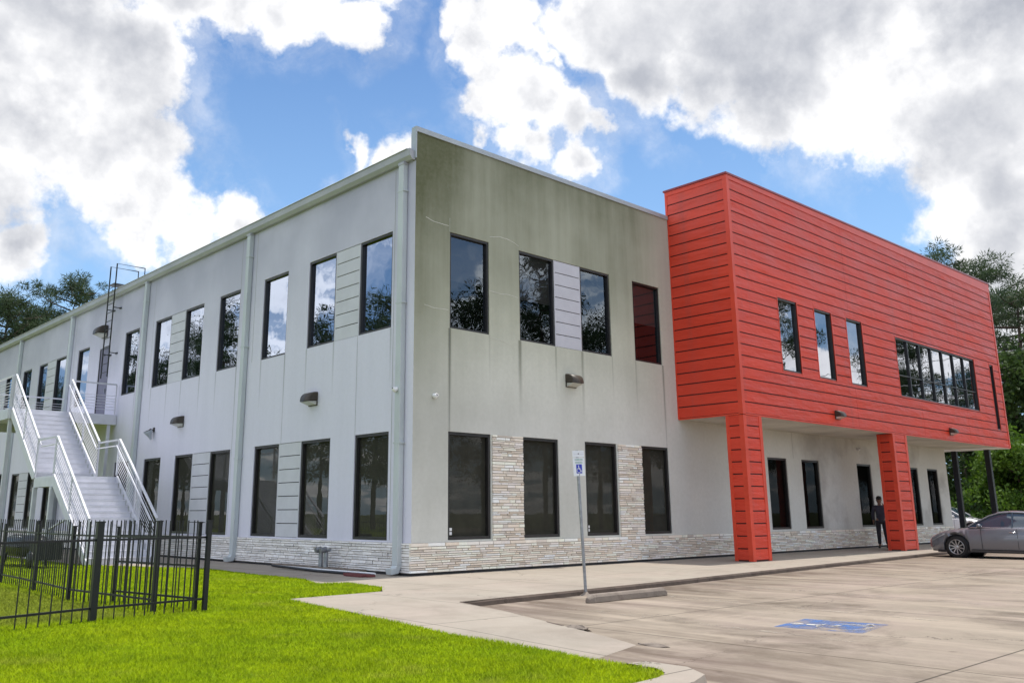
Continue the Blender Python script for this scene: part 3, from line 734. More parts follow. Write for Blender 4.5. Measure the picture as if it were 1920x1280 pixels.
# ---- red clad box
X0, X1, ZB, Z0T, Z1T = 10.308, 32.55, 4.105, 11.50, 11.78
RW = [(12.819,14.005,5.612,7.952), (15.166,16.346,5.612,7.952), (17.441,18.629,5.612,7.952), (21.382,29.357,5.532,7.782), (31.215,31.672,4.849,7.782)]
mb = MB(); wall_with_holes(X0, X1, ZB, Z0T-.05, RW, lambda u, z, d: (u, YB+.018+d, z), .14, mb)
mb.quad((X0,YB+.018,Z0T-.05), (X1,YB+.018,Z0T-.05), (X1,YB+.018,Z1T), (X0,YB+.018,Z0T))
mb.quad((X0+.018,YB,ZB), (X0+.018,YB,Z0T), (X0+.018,.05,Z0T), (X0+.018,.05,ZB)); mb.quad((X1-.018,YB,ZB), (X1-.018,.05,ZB), (X1-.018,.05,Z1T), (X1-.018,YB,Z1T))
mb.quad((X0,YB,Z0T-.1), (X1,YB,Z1T-.1), (X1,.05,Z1T-.1), (X0,.05,Z0T-.1)); mb.quad((X0,.05,ZB), (X0,.05,Z0T), (X1,.05,Z1T), (X1,.05,ZB))
mb.build('cladding_backing', M['redback'], B)
PIT = .343; GAP = .032
def rows(z0, z1):
    z = z0
    while z < z1-.02: yield z, min(z+PIT, z1); z += PIT
cl = MB()
def board(P, a, b, c, d):
    # one folded metal board: slightly tilted face so that the lap catches light
    p = [P(a,c+GAP,.0), P(b,c+GAP,.0), P(b,d-.004,.007), P(a,d-.004,.007), P(a,c+GAP,.05), P(b,c+GAP,.05), P(b,d-.004,.05), P(a,d-.004,.05)]
    cl.add(p, [(0,1,2,3), (0,4,5,1), (3,2,6,7), (1,5,6,2), (4,0,3,7)])
TR = .13
seams = [17.66, 23.19, 27.86]
for z0, z1 in rows(ZB, 11.31):
    segs = [(X0+TR, X1-TR)]
    cuts = [(w[0]-.03, w[1]+.03) for w in RW if not (z1 <= w[2]-.03 or z0 >= w[3]+.03)]
    for c0, c1 in cuts:
        new = []
        for a, b in segs:
            if c1 <= a or c0 >= b: new.append((a, b))
            else:
                if c0 > a: new.append((a, c0))
                if c1 < b: new.append((c1, b))
        segs = new
    for a, b in segs:
        xs = [a] + [s for s in seams if a+.05 < s < b-.05] + [b]
        for i in range(len(xs)-1): board(PR, xs[i]+(.004 if i else 0), xs[i+1]-.004, z0, z1)
    for w in RW:
        lo, hi = w[2]-.03, w[3]+.03
        if z0 < lo < z1 and lo - z0 > .03: board(PR, w[0]-.03, w[1]+.03, z0, lo)
        if z0 < hi < z1 and z1 - hi > .03: board(PR, w[0]-.03, w[1]+.03, hi-GAP, z1)
    board(lambda u, z, d: (X0+d, u, z), YB+TR, -.03, z0, z1)
    board(lambda u, z, d: (X1-d, u, z), YB+TR, .04, z0, z1)
cl.build('red_cladding', M['red'], B)
tr = MB()
tr.box(X0-.012, X0+TR, YB-.012, YB+.05, ZB-.01, 11.31); tr.box(X0-.012, X0+.05, YB+.05, YB+TR, ZB-.01, 11.31)
tr.box(X1-TR, X1+.012, YB-.012, YB+.05, ZB-.01, 11.31); tr.box(X0-.012, X0+.05, -.035, -.001, ZB-.01, 10.63); tr.box(X0-.012, X0+.05, -.035, .045, 10.63, 11.31)
tr.box(X0+TR, X1-TR, YB-.006, YB+.05, ZB-.025, ZB+.018); tr.box(X0-.008, X0+.05, YB+TR, -.036, ZB-.025, ZB+.018)
# sloping top fascia
vs_ = [(X0-.014,YB-.014,11.30), (X1+.014,YB-.014,11.30), (X1+.014,YB-.014,Z1T-.06), (X0-.014,YB-.014,Z0T-.06), (X0-.014,YB+.1,11.30), (X1+.014,YB+.1,11.30), (X1+.014,YB+.1,Z1T-.06), (X0-.014,YB+.1,Z0T-.06)]
FB = [(0,1,2,3),(7,6,5,4),(0,4,5,1),(1,5,6,2),(2,6,7,3),(3,7,4,0)]
tr.add(vs_, FB)
tr.box(X0-.014, X0+.1, YB+.101, .045, 11.30, Z0T-.06)
for w in RW:
    tr.box(w[0]-.03, w[0]-.0, YB-.004, YB+.06, w[2]-.03, w[3]+.03); tr.box(w[1], w[1]+.03, YB-.004, YB+.06, w[2]-.03, w[3]+.03)
    tr.box(w[0], w[1], YB-.004, YB+.06, w[2]-.03, w[2]); tr.box(w[0], w[1], YB-.004, YB+.06, w[3], w[3]+.03)
tr.build('red_trim', M['redtrim'], B)
cp = MB()
a, b = -.04, .16
cp.add([(X0-.05,YB+a,Z0T-.061), (X1+.05,YB+a,Z1T-.061), (X1+.05,YB+a,Z1T), (X0-.05,YB+a,Z0T), (X0-.05,YB+b,Z0T-.061), (X1+.05,YB+b,Z1T-.061), (X1+.05,YB+b,Z1T), (X0-.05,YB+b,Z0T)], FB)
cp.box(X0-.05, X0+.15, YB+b+.001, .08, Z0T-.061, Z0T-.001)
cp.build('red_cap', speckle((.24,.05,.06), .12, 2, .35, name='cap_metal', metal=.3), B)
inner = MB()
for i, w in enumerate(RW):
    if i == 3: window(PR, *w, M['glass_red'], bars=[w[0] + (w[1]-w[0])*q/7 for q in range(1, 7)], rows=(6.35,))
    else: window(PR, *w, M['glass_red'])
# soffit
mb = MB(); mb.quad((X0+.02,YB+.02,ZB-.012), (X0+.02,4,ZB-.012), (X1-.02,4,ZB-.012), (X1-.02,YB+.02,ZB-.012)); mb.build('soffit', M['soffit'], B)
# red pillars
for (xa, xb) in ((X0, 11.29), (20.212, 21.392)):
    ya, yb = YB, -1.656
    core = MB().box(xa+.02, xb-.02, ya+.02, yb-.02, 0, ZB-.03).build('pillar', M['redback'], B)
    cl = MB(); ks = [ZB - i*PIT for i in range(13)]
    for i in range(12):
        z1, z0 = ks[i], max(ks[i+1], .012)
        if i == 0: z1 -= .03
        if z1 - z0 < .03: continue
        board(PR, xa+.15, xb-.15, z0, z1)
        board(lambda u, z, d: (u, yb-d, z), xa+.15, xb-.15, z0, z1)
        board(lambda u, z, d: (xa+d, u, z), ya+.14, yb-.10, z0, z1)
        board(lambda u, z, d: (xb-d, u, z), ya+.14, yb-.10, z0, z1)
    cl.build('pillar_boards', M['red'], core)
    tt = MB()
    for sx_, x in ((1, xa), (-1, xb)):
        for sy_, y, wy in ((1, ya, .14), (-1, yb, .10)):
            tt.box(x-.006*sx_, x+.15*sx_, y-.006*sy_, y+.04*sy_, .006, ZB-.03); tt.box(x-.006*sx_, x+.04*sx_, y+.04*sy_, y+wy*sy_, .006, ZB-.03)
    tt.build('corner_trim', M['redtrim'], core)
# steel posts at the far end of the overhang
for (x, y) in ((32.35, .12), (32.35, -1.30)):
    MB().box(x-.11, x+.11, y-.11, y+.11, .0, ZB-.04).box(x-.2, x+.2, y-.2, y+.2, .002, .03).build('steel_post', M['black'], B, bevel=.01)
# far soffit, its reflected-sun brightness put into a whiter colour
M['brightwhite'] = mat('sunlit_soffit_white', (.86,.86,.84), .5)
MB().box(30.87, X1-.03, YB+.03, 5.0, ZB-.035, ZB-.02).build('porch_ceiling', M['brightwhite'], B)
MB().box(30.87, X1-.03, 4.9, 5.05, ZB-.35, ZB-.036).build('soffit_beam', M['brightwhite'], B)

# ------------------------------------------------------------------ wall-mounted things
def wall_light(x, y, z, face, label, s=1.0):
    # face: rotation so that local -Y points out of the wall
    t_ = thing('wall_light', label, 'light', (x, y, z), face, 'dark bronze wall lights')
    mb = MB(); W_ = .21*s; n = 10
    prof = []
    for k_ in range(n+1):
        a_ = math.pi/2*k_/n; prof.append((-.30*s*math.sin(a_)**.8, -.04*s + .26*s*math.cos(a_)**.8))
    rows_ = []
    for px_ in (-W_, -W_*.93, W_*.93, W_):
        sc = .86 if abs(px_) == W_ else 1
        rows_.append([(px_, p[0]*sc, p[1]*sc) for p in prof])
    vs2 = [p for r in rows_ for p in r]; m = n+1
    mb.add(vs2, [(i*m+k_, (i+1)*m+k_, (i+1)*m+k_+1, i*m+k_+1) for i in range(3) for k_ in range(n)], True)
    for r in (0, 3): mb.add([*rows_[r], (rows_[r][0][0], 0, 0)], [tuple(range(n+2))])
    mb.build('hood', M['bronze'], t_)
    MB().add([(-W_*.9,-.28*s,-.045*s), (W_*.9,-.28*s,-.045*s), (W_*.9,-.01,-.13*s), (-W_*.9,-.01,-.13*s), (-W_*.9,-.01,-.02*s), (W_*.9,-.01,-.02*s)], [(0,1,2,3), (0,4,5,1), (0,3,4), (1,5,2)]).build('lens', M['lens'], t_)
    MB().box(-W_*.98, W_*.98, -.03, 0, -.14*s, .215*s).build('back_plate', M['bronze'], t_)
    return t_
SIDE = -math.pi/2   # local -Y -> world -X
wall_light(5.43, 0, 4.78, 0, 'bronze hooded wall light on the green-stained front wall')
wall_light(0, 4.25, 4.25, SIDE, 'bronze hooded wall light on the side wall, nearest the building corner')
wall_light(0, 12.35, 4.27, SIDE, 'bronze hooded wall light on the side wall between the second pair of downspouts')
wall_light(-.02, 20.1, 8.45, SIDE, 'dark hooded wall light above the plum door beside the roof ladder', 1.35)
wall_light(16.1, YB-.008, 4.42, 0, 'small hooded light on the lower edge of the red cladding between the pillars', .8)
wall_light(25.75, YB-.008, 4.42, 0, 'small hooded light on the lower edge of the red cladding past the second pillar', .8)
# horn-shaped siren/floodlight on the side wall
t_ = thing('floodlight', 'pale cone-shaped floodlight on the side wall beside the stairs', 'light', (0, 14.5, 4.15), SIDE)
Mx = Matrix.Translation((0, -.22, -.02)) @ Matrix.Rotation(rad(205), 4, 'X')
MB().lathe([(.03, .30), (.05, .22), (.14, .02), (.16, -.02), (.15, -.02)], 18, Mx).build('shade', M['trim'], t_)
MB().tube([(0, 0, .03), (0, -.14, .06), (0, -.2, .0)], .022, 8).box(-.06, .06, -.03, 0, -.03, .12).build('bracket', M['bronze'], t_)
MB().lathe([(0, -.0), (.09, -.01), (.10, .03)], 14, Mx @ Matrix.Translation((0,0,-.02))).build('lens', M['black'], t_)
def sec_cam(x, y, z, rz, label):
    c = thing('security_camera', label, 'camera', (x, y, z), rz, 'small white security cameras')
    MB().lathe([(0,.0), (.05,.0), (.055,.03), (.03,.05)], 14, Matrix.Rotation(rad(90), 4, 'X')).build('mount', M['plastic'], c)
    MB().lathe([(0,.03), (.045,.03), (.05,-.06), (.035,-.09), (0,-.095)], 14, Matrix.Translation((0,-.10,0)) @ Matrix.Rotation(rad(60), 4, 'X')).build('housing', M['plastic'], c)
    MB().lathe([(0,.0), (.026,.0)], 12, Matrix.Translation((0,-.10,0)) @ Matrix.Rotation(rad(60), 4, 'X') @ Matrix.Translation((0,0,.032))).build('lens', M['black'], c)
sec_cam(.61, 0, 4.02, 0, 'small white security camera on the front wall beside the building corner')
sec_cam(22.1, 0, 3.72, 0, 'small white security camera on the wall under the red overhang')
sec_cam(13.0, 0, 3.35, 0, 'small security camera on the wall just left of the first red pillar')
sec_cam(-.15, .42, 4.15, SIDE, 'small security camera on the downspout nearest the building corner')

# roof ladder
L = thing('roof_ladder', 'black steel ladder fixed above the plum door rising over the gutter to the roof', 'ladder', (-.30, 19.0, 6.5))
for s_ in (-.33, .33):
    mb = MB(); mb.tube([(0,s_,0), (0,s_,4.52), (1.12,s_,4.52), (1.12,s_,3.62)], .026, 6)
    mb.build('rail', M['black'], L)
rg = MB()
for i in range(11): rg.tube([(0,-.33,.2+i*.34), (0,.33,.2+i*.34)], .014, 6)
rg.build('rungs', M['black'], L)
for zz in (.95, 2.75):
    for s_ in (-.33, .33): MB().bar((0,s_,zz), (.29,s_,zz), .03).bar((.285,s_-.09,zz), (.285,s_+.09,zz), .05).build('wall_bracket', M['black'], L)
MB().box(-.05, .65, -.30, .30, 3.70, 3.73).build('step_plate', M['black'], L)

# hydrant connection (two-headed standpipe)
H = thing('fire_connection', 'grey two-headed fire department pipe standing against the stone base', 'pipe', (-.30, 3.05, 0))
for s_ in (-.11, .11):
    MB().tube([(0,s_,0), (0,s_,.45)], .055, 12).build('riser', M['galv'], H)
    MB().tube([(0,s_,.44), (-.03,s_,.50), (-.16,s_,.48)], [.06,.075,.06], 12).build('inlet', M['galv'], H)
MB().tube([(0,-.11,.47), (0,-.3,.50)], .035, 10).build('valve', M['galv'], H)
# loose pipes and planks on the pad
for i, (ya, yb, xa, za, r_, m_, lab, cat) in enumerate((
    (.75, 5.2, -.42, .035, .03, 'plastic', 'long pale pipe lying on the pad against the stone base', 'pipe'),
    (.60, 4.6, -.56, .03, .026, 'galv', 'long grey steel pipe lying on the pad beside the white one', 'pipe'),
    (.55, 4.9, -.68, .03, .028, 'black', 'long black pipe lying outermost on the pad by the wall', 'pipe'))):
    o = MB().tube([(xa,ya,za), (xa-.03,(ya+yb)/2,za), (xa+.05,yb,za+.02*i)], r_, 8).build('loose_pipe', M[m_]); tag(o, lab, cat)
o = MB().box(-.36, -.12, 1.5, 5.4, .01, .09).build('plank', M['stop']); o.data.transform(Matrix.Identity(4)); tag(o, 'weathered grey plank lying along the foot of the side wall', 'plank')
MR = mat('rust_red', (.13,.03,.03), .8)
o = MB().box(-.86, -.70, .35, 1.35, .004, .055).box(-.98, -.87, .5, 1.15, .004, .04).build('angle_iron', MR); tag(o, 'dark red steel scraps on the pad near the downspout', 'steel scrap')

# ------------------------------------------------------------------ external staircase
ST = thing('exterior_staircase', 'white steel staircase with bar railings climbing to the upper door', 'stairs', (0, 0, 0))
XR, XL = -1.75, -3.65
def flight(y_top, z_top, y_bot, z_bot, n):
    mb = MB(); dy = (y_top-y_bot)/n; dz = (z_top-z_bot)/n
    for i in range(n):
        ya = y_top - i*dy; za = z_top - i*dz
        mb.box(XL+.05, XR-.05, ya-dy-.02, ya, za-dz-.04, za-dz) if i < n-1 else None
        mb.box(XL+.05, XR-.05, ya-.004, ya+.008, za-dz, za-.041)
    mb.build('steps', M['white'], ST)
    for X_ in (XL, XR):
        s_ = MB(); e = .16
        s_.prism([(y_top+.02,z_top+.04), (y_bot-.02,z_bot+.12), (y_bot-.02,z_bot-.02 if z_bot > 1 else 0.0), (y_bot+.18,z_bot-.06 if z_bot > 1 else 0.0), (y_top+.02,z_top-.30)], 0, X_-.03, X_+.03)
        s_.build('stringer', M['white'], ST)
flight(18.1, 5.0, 14.75, 2.5, 14); flight(12.85, 2.5, 9.45, 0, 14)
MB().box(XL, XR, 12.85, 14.75, 2.46, 2.5).box(XL, XR, 12.83, 12.86, 2.18, 2.46).box(XL, XR, 14.72, 14.75, 2.18, 2.46).box(XL-.02, XL+.04, 12.86, 14.72, 2.18, 2.46).box(XR-.04, XR+.02, 12.86, 14.72, 2.18, 2.46).build('landing', M['white'], ST)
MB().box(-3.75, -.02, 18.1, 24.0, 4.95, 5.0).box(-3.76, -.02, 18.06, 18.12, 4.62, 4.95).box(-3.78, -3.72, 18.12, 24.0, 4.62, 4.95).box(-3.7, -.02, 23.95, 24.01, 4.62, 4.95).box(-2.0, -1.9, 18.13, 23.94, 4.7, 4.94).build('platform', M['white'], ST)
for (x, y, h) in ((XL+.0, 12.95, 2.18), (XL, 14.6, 2.18), (XR, 12.95, 2.18), (XR, 14.6, 2.18), (-3.65, 18.2, 4.62), (-.25, 18.2, 4.62), (-3.65, 23.8, 4.62), (-.25, 23.8, 4.62)):
    MB().box(x-.06, x+.06, y-.06, y+.06, 0, h).build('column', M['white'], ST)
MB().bar((XL, 12.95, .9), (XL, 11.5, 1.2), .05).build('brace', M['white'], ST)
def railing(pts, n_bars=8, post_every=1.7, hand=True, inner_off=None):
    # pts: base line of the railing (list of 3D), height 1.12
    Hh = 1.12; up = Vector((0,0,1))
    P_ = [Vector(p) for p in pts]
    for a, b in zip(P_[:-1], P_[1:]):
        L_ = (b-a).length; k_ = max(1, round(L_/post_every))
        for i in range(k_+1):
            p = a.lerp(b, i/k_); MB().bar(p, p+up*(Hh-.02), .045, .045).build('railing_post', M['white'], ST)
    m2 = MB()
    for i in range(n_bars):
        h = .16 + i*.105
        for a, b in zip(P_[:-1], P_[1:]): m2.tube([a+up*h, b+up*h], .010, 5)
    m2.build('railing_bars', M['white'], ST)
    m3 = MB()
    for a, b in zip(P_[:-1], P_[1:]): m3.bar(a+up*Hh, b+up*Hh, .06, .05)
    m3.build('top_rail', M['white'], ST)
    if hand:
        m4 = MB()
        off = Vector((hand, 0, -.2))
        for a, b in zip(P_[:-1], P_[1:]): m4.tube([a+up*Hh+off, b+up*Hh+off], .02, 8)
        m4.build('handrail', M['white'], ST)
for X_, hd in ((XL, .09), (XR, -.09)):
    railing([(X_,18.05,5.05), (X_,14.72,2.60)], hand=hd)
    railing([(X_,14.70,2.55), (X_,12.95,2.55)], 0, hand=hd) if X_ == XR else railing([(X_,14.70,2.55), (X_,12.95,2.55)], 0, hand=hd)
    railing([(X_,12.90,2.56), (X_,9.55,.10)], hand=hd)
railing([(-3.72,18.1,5.02), (XL-.02,18.1,5.02)], 8, hand=None)
railing([(-.10,18.1,5.02), (XR+.04,18.1,5.02)], 6, hand=None)
railing([(-3.74,18.15,5.02), (-3.74,23.9,5.02)], 8, hand=None)
railing([(-3.74,23.95,5.02), (-.1,23.95,5.02)], 8, hand=None)

# ------------------------------------------------------------------ black fences
def fence_run(name, label, pts, posts, group=None, cat='fence', h=1.16, pick_top=.10, z0=0.0, mid=False):
    f_ = thing(name, label, cat, (*pts[0], 0), 0, group); o = Vector((*pts[0], 0))
    for (x, y, hh, w) in posts:
        m_ = MB(); m_.box(x-w/2, x+w/2, y-w/2, y+w/2, -.02, hh); m_.box(x-w/2-.008, x+w/2+.008, y-w/2-.008, y+w/2+.008, hh, hh+.02)
        m_.v = [tuple(Vector(p)-o) for p in m_.v]; m_.build('post', M['black'], f_)
    pk = MB(); rl = MB()
    for a, b in zip(pts[:-1], pts[1:]):
        A = Vector((*a, 0)); Bv = Vector((*b, 0)); L_ = (Bv-A).length; n_ = int(L_/.14); d = (Bv-A).normalized()
        for i in range(1, n_):
            p = A + d*(i*L_/n_); j = rnd.uniform(-.003, .003); pk.bar(p+Vector((j,0,.005))-o, p+Vector((j,j,h+pick_top))-o, .013)
        for zz in ([.17, h-.14] + ([.62] if mid else [])): rl.bar(A+Vector((0,0,zz))-o, Bv+Vector((0,0,zz))-o,   .026, .028)
    pk.build('pickets', M['black'], f_); rl.build('rail', M['black'], f_)
    return f_
GRP = 'black picket fence runs round the lawn corner'
fence_run('metal_fence', 'black picket fence run nearest the camera, from the lawn corner towards the left', [(-6.56,-3.53), (-8.16,-3.76), (-9.32,-4.12), (-12.6,-5.15), (-16,-6.2)],
          [(-6.52,-3.55,1.24,.06), (-8.16,-3.76,1.24,.085), (-10.5,-4.49,1.24,.08), (-13.0,-5.28,1.24,.08)], GRP)
fence_run('metal_fence', 'black picket fence run going back from the gate post past the stairs', [(-7.12,-3.2), (-7.37,-.45), (-7.2,1.9), (-7.1,4.4), (-7.1,9.2), (-7.1,14)],
          [(-7.12,-3.2,1.24,.065), (-7.37,-.45,1.15,.052), (-7.2,1.9,1.15,.052), (-7.1,4.4,1.15,.052), (-7.1,6.9,1.15,.052), (-7.1,9.3,1.15,.052)], GRP)
fence_run('metal_gate', 'black picket gate leaf standing open at the lawn corner of the fence', [(-6.6,-3.42), (-6.95,-1.25)],
          [(-6.6,-3.42,1.22,.042), (-6.95,-1.25,1.14,.042)], None, 'gate', mid=True)
# black barrel grill behind the fence
Q = thing('barrel_grill', 'black barrel-shaped grill with chimney behind the fence under the stairs', 'grill', (-4.9, 10.4, 0), rad(4)); Q.scale = (.85, .85, .85)
MB().tube([(0,-1.1,.62), (0,-.95,.62), (0,1.2,.62), (0,1.35,.62)], [.22,.34,.34,.22], 16).build('barrel', M['black'], Q)
MB().box(-.35, .35, -1.85, -1.12, .25, .82).build('firebox', M['black'], Q, bevel=.02)
MB().tube([(0,-.7,.9), (0,-.7,1.40)], .07, 10).build('chimney', M['black'], Q)
for xx in (-.28, .28):
    for yy in (-.9, 1.1): MB().bar((xx,yy,.02), (xx*.8,yy,.45), .05).build('leg', M['black'], Q)
MB().box(-.55, -.34, -.6, 1.0, .60, .63).build('side_shelf', M['black'], Q)
MB().tube([(-.3,-.2,.9), (-.36,-.2,.92), (-.36,.6,.92), (-.3,.6,.9)], .014, 6).build('handle', M['galv'], Q)
MB().lathe([(.0,-.03), (.24,-.03), (.26,0), (.24,.03), (0,.03)], 18, Matrix.Translation((-.42,-1.4,.26)) @ Matrix.Rotation(rad(90), 4, 'Y')).build('wheel', M['black'], Q)

# ------------------------------------------------------------------ disabled parking sign
SG = thing('parking_sign', 'disabled parking sign with blue symbol on a leaning grey steel pole', 'sign', (.02, -5.03, -.09))
SG.rotation_euler = (rad(-.6), rad(-2.3), rad(0)); SG.scale = (.93, .93, .93)
ph = 2.75
MB().tube([(0,0,0), (0,0,ph)], .030, 12).build('pole', M['galv'], SG)
MB().lathe([(0,.07), (.035,.07), (.06,.03), (.12,.012), (.13,0)], 16).build('base_flange', M['stop'], SG)
rot = Matrix.Rotation(rad(-14), 4, 'Z'); M['sign'] = mat('sign_white', (.74,.76,.78), .35); M['signblue'] = mat('sign_blue', (.012,.03,.42), .35); M['signgreen'] = mat('sign_green', (.05,.28,.17), .4)
def sp(x0, x1, z0, z1, y0, y1, m, nm, par):
    b_ = MB().box(x0, x1, y0, y1, z0, z1); b_.v = [tuple(rot @ Vector(p)) for p in b_.v]; return b_.build(nm, m, par)
pl = sp(-.135, .135, 2.25, 2.60, -.045, -.036, M['sign'], 'sign_plate', SG)
pt_ = sp(-.135, .135, 2.615, 2.74, -.045, -.036, M['sign'], 'top_plate', SG)
sp(-.12, .12, 2.665, 2.673, -.048, -.0455, M['panel'], 'plate_line', pt_); sp(-.12, .12, 2.70, 2.705, -.048, -.0455, M['panel'], 'plate_line', pt_)
sp(-.067, .067, 2.30, 2.475, -.048, -.0455, M['signblue'], 'blue_square', pl)
fm = MB(); figure(fm, lambda u, v: tuple(rot @ Vector((u, -.0505, v+2.385))), .165); fm.build('wheelchair_figure', M['sign'], pl)
def text(body, size, loc, m, par, nm):
    cu = bpy.data.curves.new(nm, 'FONT'); cu.body = body; cu.size = size; cu.align_x = 'CENTER'; cu.extrude = .0006
    o = bpy.data.objects.new(nm, cu); COL.objects.link(o); dg = bpy.context.evaluated_depsgraph_get(); me = bpy.data.meshes.new_from_object(o.evaluated_get(dg)); bpy.data.objects.remove(o)
    me.transform(rot @ Matrix.Translation(loc) @ Matrix.Rotation(rad(90), 4, 'X')); me.materials.clear(); me.materials.append(m)
    p = bpy.data.objects.new(nm, me); COL.objects.link(p); p.parent = par; return p
text('RESERVED', .042, (0, -.0475, 2.55), M['signgreen'], pl, 'lettering'); text('PARKING', .042, (0, -.0475, 2.495), M['signgreen'], pl, 'lettering')
for zz in (2.275, 2.68): 
    b_ = MB().lathe([(0,.004), (.010,.004), (.012,0)], 10, rot @ Matrix.Translation((0,-.046,zz)) @ Matrix.Rotation(rad(90), 4, 'X')); b_.build('bolt', M['black'], SG)
# wheel stop
ws = MB(); 
x0, x1 = -.62, 1.50; 
prof = [(-.085,0), (.085,0), (.075,.09), (.045,.135), (-.045,.135), (-.075,.09)]
secs = [(x0,.55,.6), (x0+.10,1,1), (x1-.10,1,1), (x1,.55,.6)]
vs3 = [(x, p[0]*sy_, p[1]*sz_) for x, sy_, sz_ in secs for p in prof]
fs3 = [(i*6+k_, i*6+(k_+1) % 6, (i+1)*6+(k_+1) % 6, (i+1)*6+k_) for i in range(3) for k_ in range(6)] + [tuple(range(6))[::-1], tuple(range(18, 24))]
ws.add(vs3, fs3); w_ = ws.build('wheel_stop', M['stop'], None, bevel=.012); w_.location = (-.42, -5.98, -.088); tag(w_, 'weathered concrete wheel stop at the head of the disabled bay', 'wheel stop')

def clump(loc, rx, ry, h_, seed, label):
    r2 = random.Random(seed); m_ = MB(); vs_ = []; n_ = 14; rings = ((1, 0), (.85, .45), (.5, .9))
    for rr2, zz in rings:
        for q in range(n_):
            a_ = 2*math.pi*q/n_; w_2 = r2.uniform(.7, 1.25); vs_.append((math.cos(a_)*rx*rr2*w_2, math.sin(a_)*ry*rr2*w_2, h_*zz*r2.uniform(.6, 1.2)))
    vs_.append((0, 0, h_)); fs_ = [(i*n_+q, i*n_+(q+1) % n_, (i+1)*n_+(q+1) % n_, (i+1)*n_+q) for i in range(2) for q in range(n_)] + [(2*n_+q, 2*n_+(q+1) % n_, 3*n_) for q in range(n_)]
    m_.add(vs_, fs_, False); o = m_.build('soil_clump', M['stop']); o.location = loc; tag(o, label, 'debris')
clump((-3.72, -8.12, -.085), .08, .20, .06, 1, 'broken concrete and soil clump at the inner edge of the sidewalk ramp')
clump((-4.12, -9.62, -.089), .07, .22, .025, 2, 'flat dark clump of debris at the foot of the sidewalk ramp')
